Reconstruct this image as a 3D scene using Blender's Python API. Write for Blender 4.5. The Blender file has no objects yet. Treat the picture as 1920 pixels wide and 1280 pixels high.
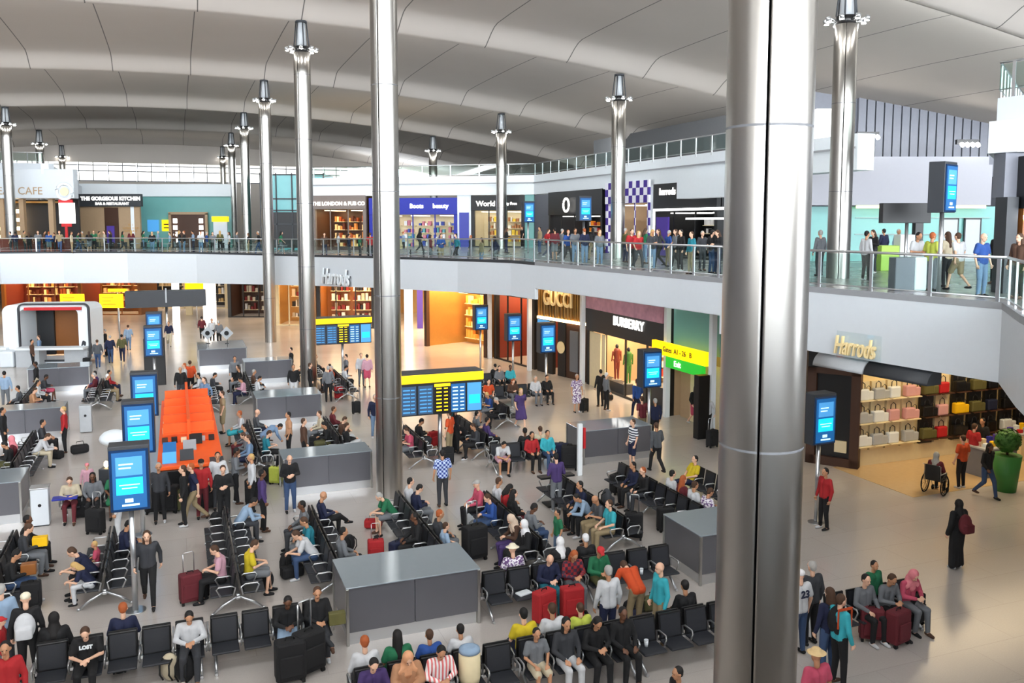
import bpy, bmesh, math, random
from mathutils import Vector, Matrix, Euler
C = bpy.context.scene.collection
S = bpy.context.scene
PI = math.pi
# ------------------------------------------------------------------ camera, world, light, exposure
F = 1620.0; V0 = 567.0; CAMZ = 8.4
PITCH = math.atan(151 / F)
cd = bpy.data.cameras.new('camera'); cam = bpy.data.objects.new('camera', cd); C.objects.link(cam)
cam.location = (0, 0, CAMZ); cam.rotation_euler = (PI/2 - PITCH, 0, 0)
cd.sensor_width = 36; cd.lens = F / 1920 * 36; cd.shift_y = -(640 - V0) / 1920; cd.clip_end = 600; cd.clip_start = .2
S.camera = cam
w = bpy.data.worlds.new('sky'); S.world = w; w.use_nodes = True
wn = w.node_tree; bgn = wn.nodes['Background']
bgn.inputs[0].default_value = (.86, .93, 1, 1); bgn.inputs[1].default_value = 8.5
S.view_settings.view_transform = 'Standard'; S.view_settings.look = 'None'
S.view_settings.gamma = 1; S.view_settings.use_curve_mapping = False
S.view_settings.exposure = 1.3
CLERE = 10.0        # daylight through the roof's clerestory glass
# ------------------------------------------------------------------ hall frame: s runs down the hall, t across it
_n = math.hypot(632, F * math.sqrt(1 + math.tan(PITCH)**2))
AX = (-632/_n, F * math.sqrt(1 + math.tan(PITCH)**2)/_n); CX = (AX[1], -AX[0])
TH = math.atan2(-AX[0], AX[1])
def W(s, t, z=0.): return Vector((s*AX[0] + t*CX[0], s*AX[1] + t*CX[1], z))
def P(u, v, z=0.):
    x = (u-960)/F; q = -(v-V0)/F
    Y = math.cos(PITCH) + q*math.sin(PITCH); Z = q*math.cos(PITCH) - math.sin(PITCH)
    k = (z-CAMZ)/Z
    return Vector((x*k, Y*k, z))
def ST(p): return (p[0]*AX[0] + p[1]*AX[1], p[0]*CX[0] + p[1]*CX[1])
def s_at(u, t):          # where the sight line of column u crosses the line t = const
    k = (u-960)/F
    return t*(CX[0] - k*CX[1])/(-AX[0] + k*AX[1])
# ------------------------------------------------------------------ materials
def lin(c): return tuple((x/12.92 if x <= .04045 else ((x+.055)/1.055)**2.4) for x in [v/255 for v in c])
M = {}
def mat(name, rgb=(128,128,128), rough=.6, metal=0., emit=0., noise=.06, scale=6., spec=.5, linear=None):
    if name in M: return M[name]
    m = bpy.data.materials.new(name); m.use_nodes = True; nt = m.node_tree; b = nt.nodes['Principled BSDF']
    c = linear or lin(rgb)
    b.inputs['Roughness'].default_value = rough; b.inputs['Metallic'].default_value = metal
    b.inputs['Specular IOR Level'].default_value = spec
    if emit:
        b.inputs['Base Color'].default_value = (*c, 1)
        b.inputs['Emission Color'].default_value = (*c, 1); b.inputs['Emission Strength'].default_value = emit
    elif noise:
        tc = nt.nodes.new('ShaderNodeTexCoord'); n = nt.nodes.new('ShaderNodeTexNoise'); n.inputs['Scale'].default_value = scale
        r = nt.nodes.new('ShaderNodeMix'); r.data_type = 'RGBA'
        nt.links.new(tc.outputs['Object'], n.inputs['Vector']); nt.links.new(n.outputs['Fac'], r.inputs['Factor'])
        r.inputs['A'].default_value = (*[x*(1-noise) for x in c], 1); r.inputs['B'].default_value = (*[min(1, x*(1+noise)) for x in c], 1)
        nt.links.new(r.outputs['Result'], b.inputs['Base Color'])
    else: b.inputs['Base Color'].default_value = (*c, 1)
    M[name] = m; return m
def glass_mat(name, tint, gloss=.12, rough=.02):
    m = bpy.data.materials.new(name); m.use_nodes = True; nt = m.node_tree; nt.nodes.clear()
    o = nt.nodes.new('ShaderNodeOutputMaterial'); mx = nt.nodes.new('ShaderNodeMixShader'); mx.inputs[0].default_value = gloss
    tr = nt.nodes.new('ShaderNodeBsdfTransparent'); tr.inputs[0].default_value = (*tint, 1)
    gl = nt.nodes.new('ShaderNodeBsdfGlossy'); gl.inputs['Roughness'].default_value = rough
    nt.links.new(tr.outputs[0], mx.inputs[1]); nt.links.new(gl.outputs[0], mx.inputs[2]); nt.links.new(mx.outputs[0], o.inputs[0])
    M[name] = m; return m
def pattern_mat(name, kind, a, b_, scale):
    m = bpy.data.materials.new(name); m.use_nodes = True; nt = m.node_tree; b = nt.nodes['Principled BSDF']
    tc = nt.nodes.new('ShaderNodeTexCoord'); mx = nt.nodes.new('ShaderNodeMix'); mx.data_type = 'RGBA'
    mx.inputs['A'].default_value = (*lin(a), 1); mx.inputs['B'].default_value = (*lin(b_), 1)
    if kind == 'stripe':
        t = nt.nodes.new('ShaderNodeTexWave'); t.bands_direction = 'Z'; t.inputs['Scale'].default_value = scale
        g = nt.nodes.new('ShaderNodeMath'); g.operation = 'GREATER_THAN'; g.inputs[1].default_value = .5
        nt.links.new(t.outputs['Fac'], g.inputs[0]); f = g.outputs[0]
    elif kind == 'vstripe':
        t = nt.nodes.new('ShaderNodeTexWave'); t.bands_direction = 'X'; t.inputs['Scale'].default_value = scale
        g = nt.nodes.new('ShaderNodeMath'); g.operation = 'GREATER_THAN'; g.inputs[1].default_value = .55
        nt.links.new(t.outputs['Fac'], g.inputs[0]); f = g.outputs[0]
    elif kind == 'check':
        t = nt.nodes.new('ShaderNodeTexChecker'); t.inputs['Scale'].default_value = scale; f = t.outputs['Fac']
    else:
        t = nt.nodes.new('ShaderNodeTexNoise'); t.inputs['Scale'].default_value = scale
        g = nt.nodes.new('ShaderNodeMath'); g.operation = 'GREATER_THAN'; g.inputs[1].default_value = .5
        nt.links.new(t.outputs['Fac'], g.inputs[0]); f = g.outputs[0]
    nt.links.new(tc.outputs['Object'], t.inputs['Vector']); nt.links.new(f, mx.inputs['Factor'])
    nt.links.new(mx.outputs['Result'], b.inputs['Base Color']); b.inputs['Roughness'].default_value = .8
    M[name] = m; return m
# floor: polished terrazzo slabs
def floor_mat(name, a, b_, rough, sz):
    m = bpy.data.materials.new(name); m.use_nodes = True; nt = m.node_tree; b = nt.nodes['Principled BSDF']
    tc = nt.nodes.new('ShaderNodeTexCoord'); br = nt.nodes.new('ShaderNodeTexBrick')
    br.offset = .5; br.inputs['Scale'].default_value = 1; br.inputs['Brick Width'].default_value = sz*2; br.inputs['Row Height'].default_value = sz
    br.inputs['Mortar Size'].default_value = .006
    br.inputs['Color1'].default_value = (*lin(a), 1); br.inputs['Color2'].default_value = (*lin(b_), 1)
    br.inputs['Mortar'].default_value = (*[x*.8 for x in lin(a)], 1)
    n = nt.nodes.new('ShaderNodeTexNoise'); n.inputs['Scale'].default_value = .35; n.inputs['Detail'].default_value = 6
    mp = nt.nodes.new('ShaderNodeMapRange'); mp.inputs['To Min'].default_value = rough*.75; mp.inputs['To Max'].default_value = rough*1.35
    sp = nt.nodes.new('ShaderNodeTexNoise'); sp.inputs['Scale'].default_value = 40
    mx = nt.nodes.new('ShaderNodeMix'); mx.data_type = 'RGBA'; mx.blend_type = 'MULTIPLY'; mx.inputs['Factor'].default_value = .16
    nt.links.new(tc.outputs['Object'], br.inputs['Vector']); nt.links.new(tc.outputs['Object'], n.inputs['Vector']); nt.links.new(tc.outputs['Object'], sp.inputs['Vector'])
    nt.links.new(br.outputs['Color'], mx.inputs['A']); nt.links.new(sp.outputs['Fac'], mx.inputs['B'])
    nt.links.new(mx.outputs['Result'], b.inputs['Base Color']); nt.links.new(n.outputs['Fac'], mp.inputs['Value']); nt.links.new(mp.outputs['Result'], b.inputs['Roughness'])
    b.inputs['Specular IOR Level'].default_value = .7
    M[name] = m; return m
floor_mat('terrazzo', (196,188,182), (190,183,177), .2, 1.2)
floor_mat('upper_stone', (150,150,148), (140,140,140), .25, .6)
def steel_mat(name, c, rough):
    m = bpy.data.materials.new(name); m.use_nodes = True; nt = m.node_tree; b = nt.nodes['Principled BSDF']
    tc = nt.nodes.new('ShaderNodeTexCoord'); mp = nt.nodes.new('ShaderNodeMapping'); mp.inputs['Scale'].default_value = (3, 3, .15)
    n = nt.nodes.new('ShaderNodeTexNoise'); n.inputs['Scale'].default_value = 3
    r = nt.nodes.new('ShaderNodeMapRange'); r.inputs['To Min'].default_value = rough*.9; r.inputs['To Max'].default_value = rough*1.12
    nt.links.new(tc.outputs['Object'], mp.inputs['Vector']); nt.links.new(mp.outputs['Vector'], n.inputs['Vector']); nt.links.new(n.outputs['Fac'], r.inputs['Value'])
    nt.links.new(r.outputs['Result'], b.inputs['Roughness']); b.inputs['Metallic'].default_value = 1
    b.inputs['Base Color'].default_value = (*lin(c), 1); M[name] = m; return m
steel_mat('steel', (170,167,162), .3); steel_mat('brushed', (190,190,188), .3)
mat('white', (226,232,236), .45, noise=.02); mat('white_b', (214,220,226), .5, noise=.02)
mat('ceiling', (196,188,180), .85, noise=.03, scale=.4, spec=.15); mat('seam', (104,99,95), .7)
mat('teal', (112,172,168), .35, noise=.05, scale=1.5); mat('teal_glass', (96,168,172), .15, noise=.1, scale=1)
mat('dark', (26,27,30), .45); mat('black', (14,14,16), .4); mat('charcoal', (52,55,60), .5); mat('grey', (110,112,116), .5)
mat('cladding', (104,104,110), .28, .35, noise=.05, scale=2); mat('glasstop', (150,160,168), .07, .25, noise=.02)
mat('lgrey', (176,180,184), .4); mat('alu', (205,207,210), .28, .9, noise=0); mat('mesh_seat', (38,40,46), .55, noise=.12, scale=30)
mat('seat_frame', (16,16,18), .4); mat('rubber', (12,12,12), .8)
mat('skylight', linear=(.9,.96,1), emit=CLERE); mat('far_daylight', linear=(1,.98,.9), emit=.75); mat('lamp', linear=(1,.97,.92), emit=18); mat('warmlamp', linear=(1,.72,.38), emit=4.5)
mat('striplight', linear=(.85,1,.35), emit=1.0); mat('whitelight', linear=(1,1,1), emit=1.5); mat('softwhite', linear=(1,.97,.92), emit=.8)
mat('yellow', linear=(1,.66,.0), emit=.5); mat('yellow_p', (250,196,10), .5); mat('green_l', linear=(.02,.42,.03), emit=.35)
mat('scr_frame', (6,44,84), .3); mat('scr_dk', linear=(.005,.065,.19), emit=.55); mat('scr_up', linear=(.045,.2,.42), emit=.55); mat('scr_cy', linear=(.005,.42,.75), emit=.62)
mat('scr_tx', linear=(.45,.75,.9), emit=.5); mat('scr_dull', linear=(.02,.05,.1), emit=.45); mat('orange', (250,96,24), .5); mat('blue', (28,40,150), .45)
mat('goldbrown', (140,84,34), .4); mat('gold', (196,150,84), .3, .6); mat('cream', (232,216,176), .5); mat('tan', (178,150,118), .5); mat('taupe', (120,108,102), .5)
mat('brown', (70,42,26), .5); mat('pink_panel', (206,150,170), .4, noise=.35, scale=3); mat('red', (190,30,36), .5); mat('purple', (84,60,160), .5)
mat('leaf', (60,110,40), .6, noise=.4, scale=20); mat('wood_red', (120,48,34), .45); mat('cream_lit', (250,226,170), .6); mat('slat_gray', (118,120,130), .5)
mat('navy', (24,32,60), .6); mat('lilac', (158,158,166), .5, noise=.02); mat('signgrey', (150,152,156), .5)
glass_mat('glass', (.84,.92,.9), .045); glass_mat('glass_clear', (.93,.97,.97), .08)
pattern_mat('diamonds', 'check', (236,234,244), (70,48,140), 2.2)
# ------------------------------------------------------------------ mesh helpers
def tag(o, label=None, cat=None, group=None, kind=None):
    if label: o['label'] = label
    if cat: o['category'] = cat
    if group: o['group'] = group
    if kind: o['kind'] = kind
    return o
def empty(name, loc, rz=0., label=None, cat=None, group=None, sc=1.):
    o = bpy.data.objects.new(name, None); C.objects.link(o); o.location = loc; o.rotation_euler = (0, 0, rz); o.empty_display_size = .1
    o.scale = (sc, sc, sc)
    return tag(o, label, cat, group)
def put(name, me, m=None, parent=None, loc=(0,0,0), rz=0., rot=None):
    o = bpy.data.objects.new(name, me); C.objects.link(o)
    if parent is not None: o.parent = parent
    o.location = loc; o.rotation_euler = rot if rot else (0, 0, rz)
    if m is not None:
        m = M[m] if isinstance(m, str) else m
        if len(me.materials) == 0: me.materials.append(m)
        elif me.materials[0] != m:
            o.material_slots[0].link = 'OBJECT'; o.material_slots[0].material = m
    return o
class MB:
    def __init__(s): s.bm = bmesh.new()
    def box(s, x0, x1, y0, y1, z0, z1, bev=0., mi=0, mtx=None):
        vs = [s.bm.verts.new((x, y, z)) for z in (z0, z1) for x, y in ((x0,y0),(x1,y0),(x1,y1),(x0,y1))]
        fs = [s.bm.faces.new([vs[i] for i in q]) for q in ((3,2,1,0),(4,5,6,7),(0,1,5,4),(1,2,6,5),(2,3,7,6),(3,0,4,7))]
        for f in fs: f.material_index = mi
        if bev:
            es = list({e for f in fs for e in f.edges})
            r = bmesh.ops.bevel(s.bm, geom=es, offset=bev, segments=2, affect='EDGES', profile=.5)
            vs = list({v for f in r['faces'] for v in f.verts} | {v for v in vs if v.is_valid})
            for f in r['faces']: f.material_index = mi
        if mtx: bmesh.ops.transform(s.bm, matrix=mtx, verts=[v for v in vs if v.is_valid])
        return s
    def tube(s, pts, r, seg=8, mi=0, r1=None, caps=True):
        pts = [Vector(p) for p in pts]; rings = []; n = len(pts)
        for i, p in enumerate(pts):
            d = (pts[min(i+1, n-1)] - pts[max(i-1, 0)]).normalized()
            up = Vector((0,0,1)) if abs(d.z) < .9 else Vector((1,0,0))
            a = d.cross(up).normalized(); b = d.cross(a).normalized()
            rr = r if r1 is None else r + (r1-r)*i/(n-1)
            rings.append([s.bm.verts.new(p + a*rr*math.cos(k*2*PI/seg) + b*rr*math.sin(k*2*PI/seg)) for k in range(seg)])
        for i in range(n-1):
            for k in range(seg):
                f = s.bm.faces.new((rings[i][k], rings[i][(k+1)%seg], rings[i+1][(k+1)%seg], rings[i+1][k])); f.material_index = mi; f.smooth = True
        if caps:
            for q in (rings[0][::-1], rings[-1]):
                f = s.bm.faces.new(q); f.material_index = mi
        return s
    def lathe(s, prof, seg=24, mi=0, c=(0,0), smooth=True):
        rings = [[s.bm.verts.new((c[0]+r*math.cos(k*2*PI/seg), c[1]+r*math.sin(k*2*PI/seg), z)) for k in range(seg)] for r, z in prof]
        for i in range(len(rings)-1):
            for k in range(seg):
                f = s.bm.faces.new((rings[i][k], rings[i][(k+1)%seg], rings[i+1][(k+1)%seg], rings[i+1][k])); f.smooth = smooth; f.material_index = mi
        f = s.bm.faces.new(rings[0][::-1]); f.material_index = mi; f = s.bm.faces.new(rings[-1]); f.material_index = mi
        return s
    def ell(s, c, r, mi=0, rot=None, seg=12, rings=8):
        m = Matrix.Translation(c) @ (rot.to_matrix().to_4x4() if rot else Matrix.Identity(4)) @ Matrix.Diagonal((*r, 1))
        g = bmesh.ops.create_uvsphere(s.bm, u_segments=seg, v_segments=rings, radius=1, matrix=m)
        for v in g['verts']:
            for f in v.link_faces: f.smooth = True; f.material_index = mi
        return s
    def cap(s, a, b, ra, rb, seg=10):      # closed tapered limb with rounded ends
        a = Vector(a); b = Vector(b); d = b-a; L = max(d.length, 1e-4); d.normalize()
        q = Vector((0,0,1)).rotation_difference(d).to_matrix().to_4x4(); prof = []
        for i in range(4): th = PI/2*i/3.5; prof.append((ra*math.sin(th+.05), -ra*math.cos(th)))
        for i in range(4): th = PI/2*(3-i)/3.5; prof.append((rb*math.sin(th+.05), L+rb*math.cos(th)))
        rg = [[s.bm.verts.new((r*math.cos(k*2*PI/seg), r*math.sin(k*2*PI/seg), z)) for k in range(seg)] for r, z in prof]
        for i in range(len(rg)-1):
            for k in range(seg): s.bm.faces.new((rg[i][k], rg[i][(k+1)%seg], rg[i+1][(k+1)%seg], rg[i+1][k]))
        s.bm.faces.new(rg[0][::-1]); s.bm.faces.new(rg[-1])
        bmesh.ops.transform(s.bm, matrix=Matrix.Translation(a) @ q, verts=[v for r in rg for v in r])
        return s
    def prism(s, pts, z0, z1, mi=0):       # pts: plan polygon, counter-clockwise
        lo = [s.bm.verts.new((x, y, z0)) for x, y in pts]; hi = [s.bm.verts.new((x, y, z1)) for x, y in pts]
        n = len(pts)
        fs = [s.bm.faces.new(lo[::-1]), s.bm.faces.new(hi)] + [s.bm.faces.new((lo[i], lo[(i+1)%n], hi[(i+1)%n], hi[i])) for i in range(n)]
        for f in fs: f.material_index = mi
        return s
    def me(s, name, *mats):
        bmesh.ops.recalc_face_normals(s.bm, faces=s.bm.faces)
        me = bpy.data.meshes.new(name); s.bm.to_mesh(me); s.bm.free()
        for m in mats: me.materials.append(M[m] if isinstance(m, str) else m)
        return me
    def obj(s, name, m, parent=None, loc=(0,0,0), rz=0., rot=None, extra=()):
        return put(name, s.me(name, m, *extra), None, parent, loc, rz, rot)
def remeshed(mb, name, voxel, smooth=2):
    me = mb.me(name); o = bpy.data.objects.new('tmp', me); C.objects.link(o)
    r = o.modifiers.new('r', 'REMESH'); r.mode = 'VOXEL'; r.voxel_size = voxel; r.use_smooth_shade = True
    if smooth: k = o.modifiers.new('s', 'SMOOTH'); k.factor = .5; k.iterations = smooth
    out = bpy.data.meshes.new_from_object(o.evaluated_get(bpy.context.evaluated_depsgraph_get())); out.name = name
    bpy.data.objects.remove(o); bpy.data.meshes.remove(me)
    return out
_txt = {}
def text(body, size, m, parent, loc, rot, name='lettering', ext=.01, shear=0., bold=0., align='CENTER', sx=1.):
    key = (body, size, ext, shear, bold, align)
    if key not in _txt:
        c = bpy.data.curves.new('t', 'FONT'); c.body = body; c.size = size; c.extrude = ext; c.shear = shear; c.offset = bold; c.align_x = align; c.align_y = 'CENTER'; c.resolution_u = 3
        o = bpy.data.objects.new('t', c); C.objects.link(o)
        _txt[key] = bpy.data.meshes.new_from_object(o.evaluated_get(bpy.context.evaluated_depsgraph_get()))
        bpy.data.objects.remove(o)
    o = put(name, _txt[key].copy(), None, parent, loc, rot=rot); o.data.materials.clear(); o.data.materials.append(M[m]); o.scale = (sx, 1, 1)
    return o
def struct(mb, name, m, loc=(0,0,0), rz=0., extra=(), parent=None):
    o = mb.obj(name, m, parent, loc, rz, extra=extra)
    if parent is None: o['kind'] = 'structure'
    return o
# ------------------------------------------------------------------ floors
mb = MB(); mb.box(-52, 52, -32, 132, -.2, 0); struct(mb, 'floor', 'terrazzo', (0,0,0), TH)
def UV(u, d): return Vector(((u-960)/F*d, d, 0))       # point at depth d on column u (for placing far walls)
RIGHT = [W(2.5,7), W(12.25,15.7), W(14.3,17.71), W(20,17), W(24.06,16.8), W(37.05,15.6)]
LEFT = [(W(37.05,15.6),6.4,4.8), (UV(960,42.3),6.4,4.8), (UV(860,46.5),6.3,4.63), (UV(700,52.7),6.2,4.4), (UV(600,58),6.06,4.12), (UV(500,62.8),5.98,3.86),
        (UV(370,66.5),5.96,3.7), (UV(240,68.6),5.94,3.58), (UV(120,68.6),5.94,3.56), (UV(0,67.4),5.95,3.57), (UV(-100,62),5.95,3.57), (UV(-200,50),5.95,3.57)]
def q2(p): return (p[0], p[1])
mb = MB(); mb.prism([q2(p) for p in RIGHT] + [q2(LEFT[1][0]), q2(LEFT[2][0]), q2(LEFT[3][0])] + [(-8,112), (60,112), (60,4)], 6.2, 6.38); struct(mb, 'floor_upper', 'upper_stone')
mb = MB(); mb.prism([q2(a[0]) for a in LEFT[3:]] + [(-70,44), (-70,124), (-8,124)], 5.7, 5.93); struct(mb, 'floor_upper_left', 'upper_stone')
mb = MB(); mb.prism([q2(p) for p in RIGHT] + [q2(LEFT[1][0]), q2(LEFT[2][0]), q2(LEFT[3][0])] + [(-8,112), (60,112), (60,4)], 5.3, 5.4); struct(mb, 'ceiling_lower', 'white_b')
mb = MB(); mb.prism([q2(a[0]) for a in LEFT[3:]] + [(-70,44), (-70,124), (-8,124)], 4.9, 5.0); struct(mb, 'ceiling_lower_left', 'white_b')
mb = MB(); mb.box(-30, 24, -16, 1.0, 6.1, 6.38); struct(mb, 'floor_balcony', 'upper_stone')
mb = MB(); mb.box(-75, 24, -16.4, -16, 0, 9.4); struct(mb, 'wall_back_unseen', 'taupe')  # unseen wall, added for duller column reflections and widened to block sky in glass
mb = MB(); mb.box(24, 60, -16.4, 3.5, 0, 6.2); mb.box(23.6, 24, -16, 3, 6.2, 11.5); struct(mb, 'wall_shade_right', 'taupe')  # unseen wall, added to shade the right side of the floor
# fascias
def fascia(name, pts, m='white', th=.18, off=0.):
    bm = MB()
    for (a, za, ba), (b, zb, bb) in zip(pts, pts[1:]):
        d = (b-a).normalized(); n = Vector((d.y, -d.x, 0)) * th
        if n.dot(Vector((0,20,0)) - a) > 0: n = -n
        if off: q_ = n.normalized()*-off; a = a+q_; b = b+q_
        v = [bm.bm.verts.new(p) for p in (Vector((a.x,a.y,ba)), Vector((b.x,b.y,bb)), Vector((b.x,b.y,zb)), Vector((a.x,a.y,za)),
             Vector((a.x+n.x,a.y+n.y,ba)), Vector((b.x+n.x,b.y+n.y,bb)), Vector((b.x+n.x,b.y+n.y,zb)), Vector((a.x+n.x,a.y+n.y,za)))]
        for f in ((0,1,2,3),(7,6,5,4),(3,2,6,7),(4,5,1,0),(0,3,7,4),(1,5,6,2)): bm.bm.faces.new([v[i] for i in f])
    struct(bm, name, m)
fascia('trim_1', [(p, 6.4, 4.7) for p in RIGHT[:5]], 'white_b', off=.07)
fascia('trim_2', [(p, 6.4, 5.33) for p in RIGHT[4:]], 'white_b', off=.07)
fascia('trim_3', LEFT, 'white_b', off=.07)
fascia('trim_4', [(p, 6.56, 6.4) for p in RIGHT], 'signgrey', .12, off=.08)
fascia('trim_5', [(p, z+.14, z) for p, z, b in LEFT], 'charcoal', .12, off=.08)
# ------------------------------------------------------------------ roof
def rz(t): return 18.1 - .0027*t*t
RS0, RP = 6.1, 18.75
PROF = [(0,0),(.010,.06),(.018,.85),(.05,.95),(.2,1.02),(.4,1.04),(.6,1.0),(.8,.93),(.895,.86),(.92,.76),(.945,.55),(.97,.27),(.988,.08),(1,0)]
mb = MB(); bm = mb.bm
ts = []; t = -50.0; seams = [6 + 4.7*k for k in range(-12, 10)]
for a in seams: ts += [a-2.35, a-.028, a+.028]
ts = sorted(x for x in ts if -51 < x < 50)
rows = []
for k in range(-2, 6):
    for (u, dz) in PROF[:-1]: rows.append((RS0+(k+u)*RP, dz, u))
rows.append((RS0+6*RP, 0, 0))
grid = [[bm.verts.new(Vector((t, s, rz(t)+dz))) for t in ts] for s, dz, u in rows]
for i in range(len(rows)-1):
    for j in range(len(ts)-1):
        f = bm.faces.new((grid[i][j], grid[i][j+1], grid[i+1][j+1], grid[i+1][j])); f.smooth = rows[i][2] >= .05
        u = rows[i][2]
        f.material_index = 2 if abs(u-.010) < 1e-6 and rows[i][1] >= 0 and i < len(PROF)*6 - 8 else (1 if ts[j+1]-ts[j] < .12 else 0)
        if ts[j+1]-ts[j] < .12 and f.material_index == 2: f.material_index = 1
me = bpy.data.meshes.new('ceiling'); bm.to_mesh(me); mb.bm.free()
for m in ('ceiling', 'seam', 'skylight'): me.materials.append(M[m])
o = put('ceiling', me, None, None, (0,0,0), TH); o['kind'] = 'structure'
# end walls of the hall
SE = RS0 + 6*RP
mb = MB(); mb.box(-52, 50, SE, SE+.4, 0, 13.4); mb.box(-52, 50, SE, SE+.4, 15.7, 20.5); struct(mb, 'wall_far', 'ceiling', (0,0,0), TH)
for k in range(14):
    mb = MB(); mb.box(-24+3.3*k, -20.8+3.3*k, SE+.1, SE+.2, 13.4, 15.7); o = struct(mb, 'window_%d' % (k+1), 'far_daylight', (0,0,0), TH)
    fr = MB(); x0 = -24+3.3*k
    for z in (13.4, 14.6, 15.3): fr.box(x0, x0+3.3, SE-.05, SE+.05, z, z+.12)
    for x in (x0, x0+1.6): fr.box(x, x+.1, SE-.05, SE+.05, 13.4, 15.7)
    fr.obj('window_frame', 'slat_gray', o)
mb = MB(); mb.box(-52, -51, -8, SE, 0, 20); struct(mb, 'wall_left', 'slat_gray', (0,0,0), TH)
mb = MB(); mb.box(47, 48, -8, SE, 0, 16); struct(mb, 'wall_right', 'slat_gray', (0,0,0), TH)
# ------------------------------------------------------------------ columns with their collars of spotlights
def column(s, t, z0, ztip, label, r=.4):
    root = empty('steel_column', W(s, t, z0), 0, label, 'column', 'tall brushed steel roof columns')
    zc = ztip - 1.45 - z0; zt = ztip - z0
    b = MB(); seg = 72; ang = math.atan2(-.94, -.33)
    zs = [0]; z = 3.1
    while z < zc-.5: zs += [z-.012, z, z+.012]; z += 3.1
    zs.append(zc)
    rings = []
    for i, z in enumerate(zs):
        rr = r
        rg = []
        for k in range(seg):
            a = ang + (0 if k == 0 else math.radians(1.6) if k == 1 else -math.radians(1.6) if k == seg-1 else (k-1)*2*PI/(seg-2)); q = rr
            if k in (0,): q = rr-.07
            rg.append(b.bm.verts.new((q*math.cos(a), q*math.sin(a), z)))
        rings.append(rg)
    for i in range(len(rings)-1):
        for k in range(seg):
            f = b.bm.faces.new((rings[i][k], rings[i][(k+1)%seg], rings[i+1][(k+1)%seg], rings[i+1][k]))
            f.smooth = k not in (0, seg-1)
            f.material_index = 1 if k in (0, seg-1) else (2 if zs[i+1]-zs[i] < .02 else 0)
    b.bm.faces.new(rings[-1]); b.obj('shaft', 'steel', root, extra=('black', 'grey'))
    b = MB(); b.lathe([(r*.86, zc), (r*.86, zc+.3)], 24); b.obj('collar', 'black', root)
    b = MB(); b.lathe([(r*.62, zc+.3), (r*.5, zt-.05)], 24); b.obj('tapered_head', 'lgrey', root)
    b = MB()
    for k in range(6):
        a = k*PI/3; b.tube([(r*.92*math.cos(a), r*.92*math.sin(a), zc+.28), (r*.62*math.cos(a), r*.62*math.sin(a), zt)], .03, 6)
    b.lathe([(r*.7, zt-.04), (r*.7, zt+.05)], 24); b.obj('strut_frame', 'charcoal', root)
    for k in range(8):
        a = k*PI/4+.2; d = Vector((math.cos(a), math.sin(a), 0))
        b = MB(); p0 = d*r*.9+Vector((0,0,zc+.12)); p1 = d*(r+.28)+Vector((0,0,zc+.2)); b.tube([p0, p1], .035, 6)
        b.tube([p1-Vector((0,0,.09)), p1+Vector((0,0,.05))+d*.05], .085, 10); sp = b.obj('spotlight', 'alu', root)
        b = MB(); b.tube([p1-Vector((0,0,.125)), p1-Vector((0,0,.09))], .08, 10); b.obj('lamp_face', 'lamp', sp)
    return root
column(7.0, 5.39, 0, 17.9, 'wide brushed steel column standing closest, with dark vertical joint', .41)
column(25.6, 5.9, 0, rz(6), 'steel column rising out of frame behind the diagonal bench')
for i, nm in enumerate(['tall steel column with lit collar behind the grey boxes, left of the nearer shaft', 'second lit steel column back along the left row', 'third lit steel column back along the left row',
                        'fourth lit steel column back along the left row', 'farthest slim column of the left row']):
    s = 43.6 + 18.75*i; column(s, 6.0, 0 if i < 2 else 5.93, rz(6), nm)
column(24.85, 22.3, 6.38, rz(22.3), 'steel column on the upper right walkway beside the dark screens')
for i, nm in enumerate(['steel column before the purple diamond shopfront upstairs', 'steel column before the black upstairs shopfront', 'small far column above the blue upstairs shopfront', 'tiny farthest column above the taupe shopfront']):
    column(43.6+18.75*i, 23.35, 6.38, rz(23.35)-.1, nm)
for i, nm in enumerate(['lit column head above the café roof at far left', 'second small column beyond the café roof', 'third small column beyond the café roof']):
    column(81+18.75*i, -12.5, 5.93, rz(-12.5)-.1, nm)
# ------------------------------------------------------------------ balustrades
def balustrade(pts, label, off=.1, h=1.05, step=1.7, glassm='glass', base=.14, rails=True):
    root = empty('balustrade', (0,0,0), 0, label, 'railing', 'glass railings along the upper walkways')
    pp = [Vector((p.x, p.y, z)) for p, z in pts]
    rail = MB(); gl = MB()
    rail.tube([p + Vector((0,0,base+h)) for p in pp], .035, 8)
    if rails: rail.tube([p + Vector((0,0,base+.12)) for p in pp], .02, 6)
    L = 0; nxt = 0.2
    for a, b in zip(pp, pp[1:]):
        d = b-a; l = d.length; e = d/l
        v = [gl.bm.verts.new(q) for q in (a+Vector((0,0,base+.1)), b+Vector((0,0,base+.1)), b+Vector((0,0,base+h-.06)), a+Vector((0,0,base+h-.06)))]
        n = Vector((e.y, -e.x, 0))*.015; v2 = [gl.bm.verts.new(x.co+n) for x in v]
        gl.bm.faces.new(v); gl.bm.faces.new(v2[::-1])
        for i in range(4): gl.bm.faces.new((v[i], v[(i+1)%4], v2[(i+1)%4], v2[i]))
        while nxt < L+l:
            p = a + e*(nxt-L)
            pb = MB(); pb.box(-.045, .045, -.02, .02, 0, base+h); pb.obj('post', 'alu', root, p, math.atan2(e.y, e.x))
            nxt += step
        L += l
    rail.obj('handrail', 'alu', root); gl.obj('glass_panel', glassm, root)
balustrade([(RIGHT[1], 6.4), (RIGHT[2], 6.4)], 'glass railing turning towards the viewer at far right', step=1.1)
balustrade([(RIGHT[2], 6.4), (RIGHT[3], 6.4), (RIGHT[4], 6.4)], 'glass railing on the upper walkway right of widest column', step=1.75)
balustrade([(RIGHT[4], 6.4), (RIGHT[5], 6.4)], 'glass railing above the black and pink shopfront', step=1.3)
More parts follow.
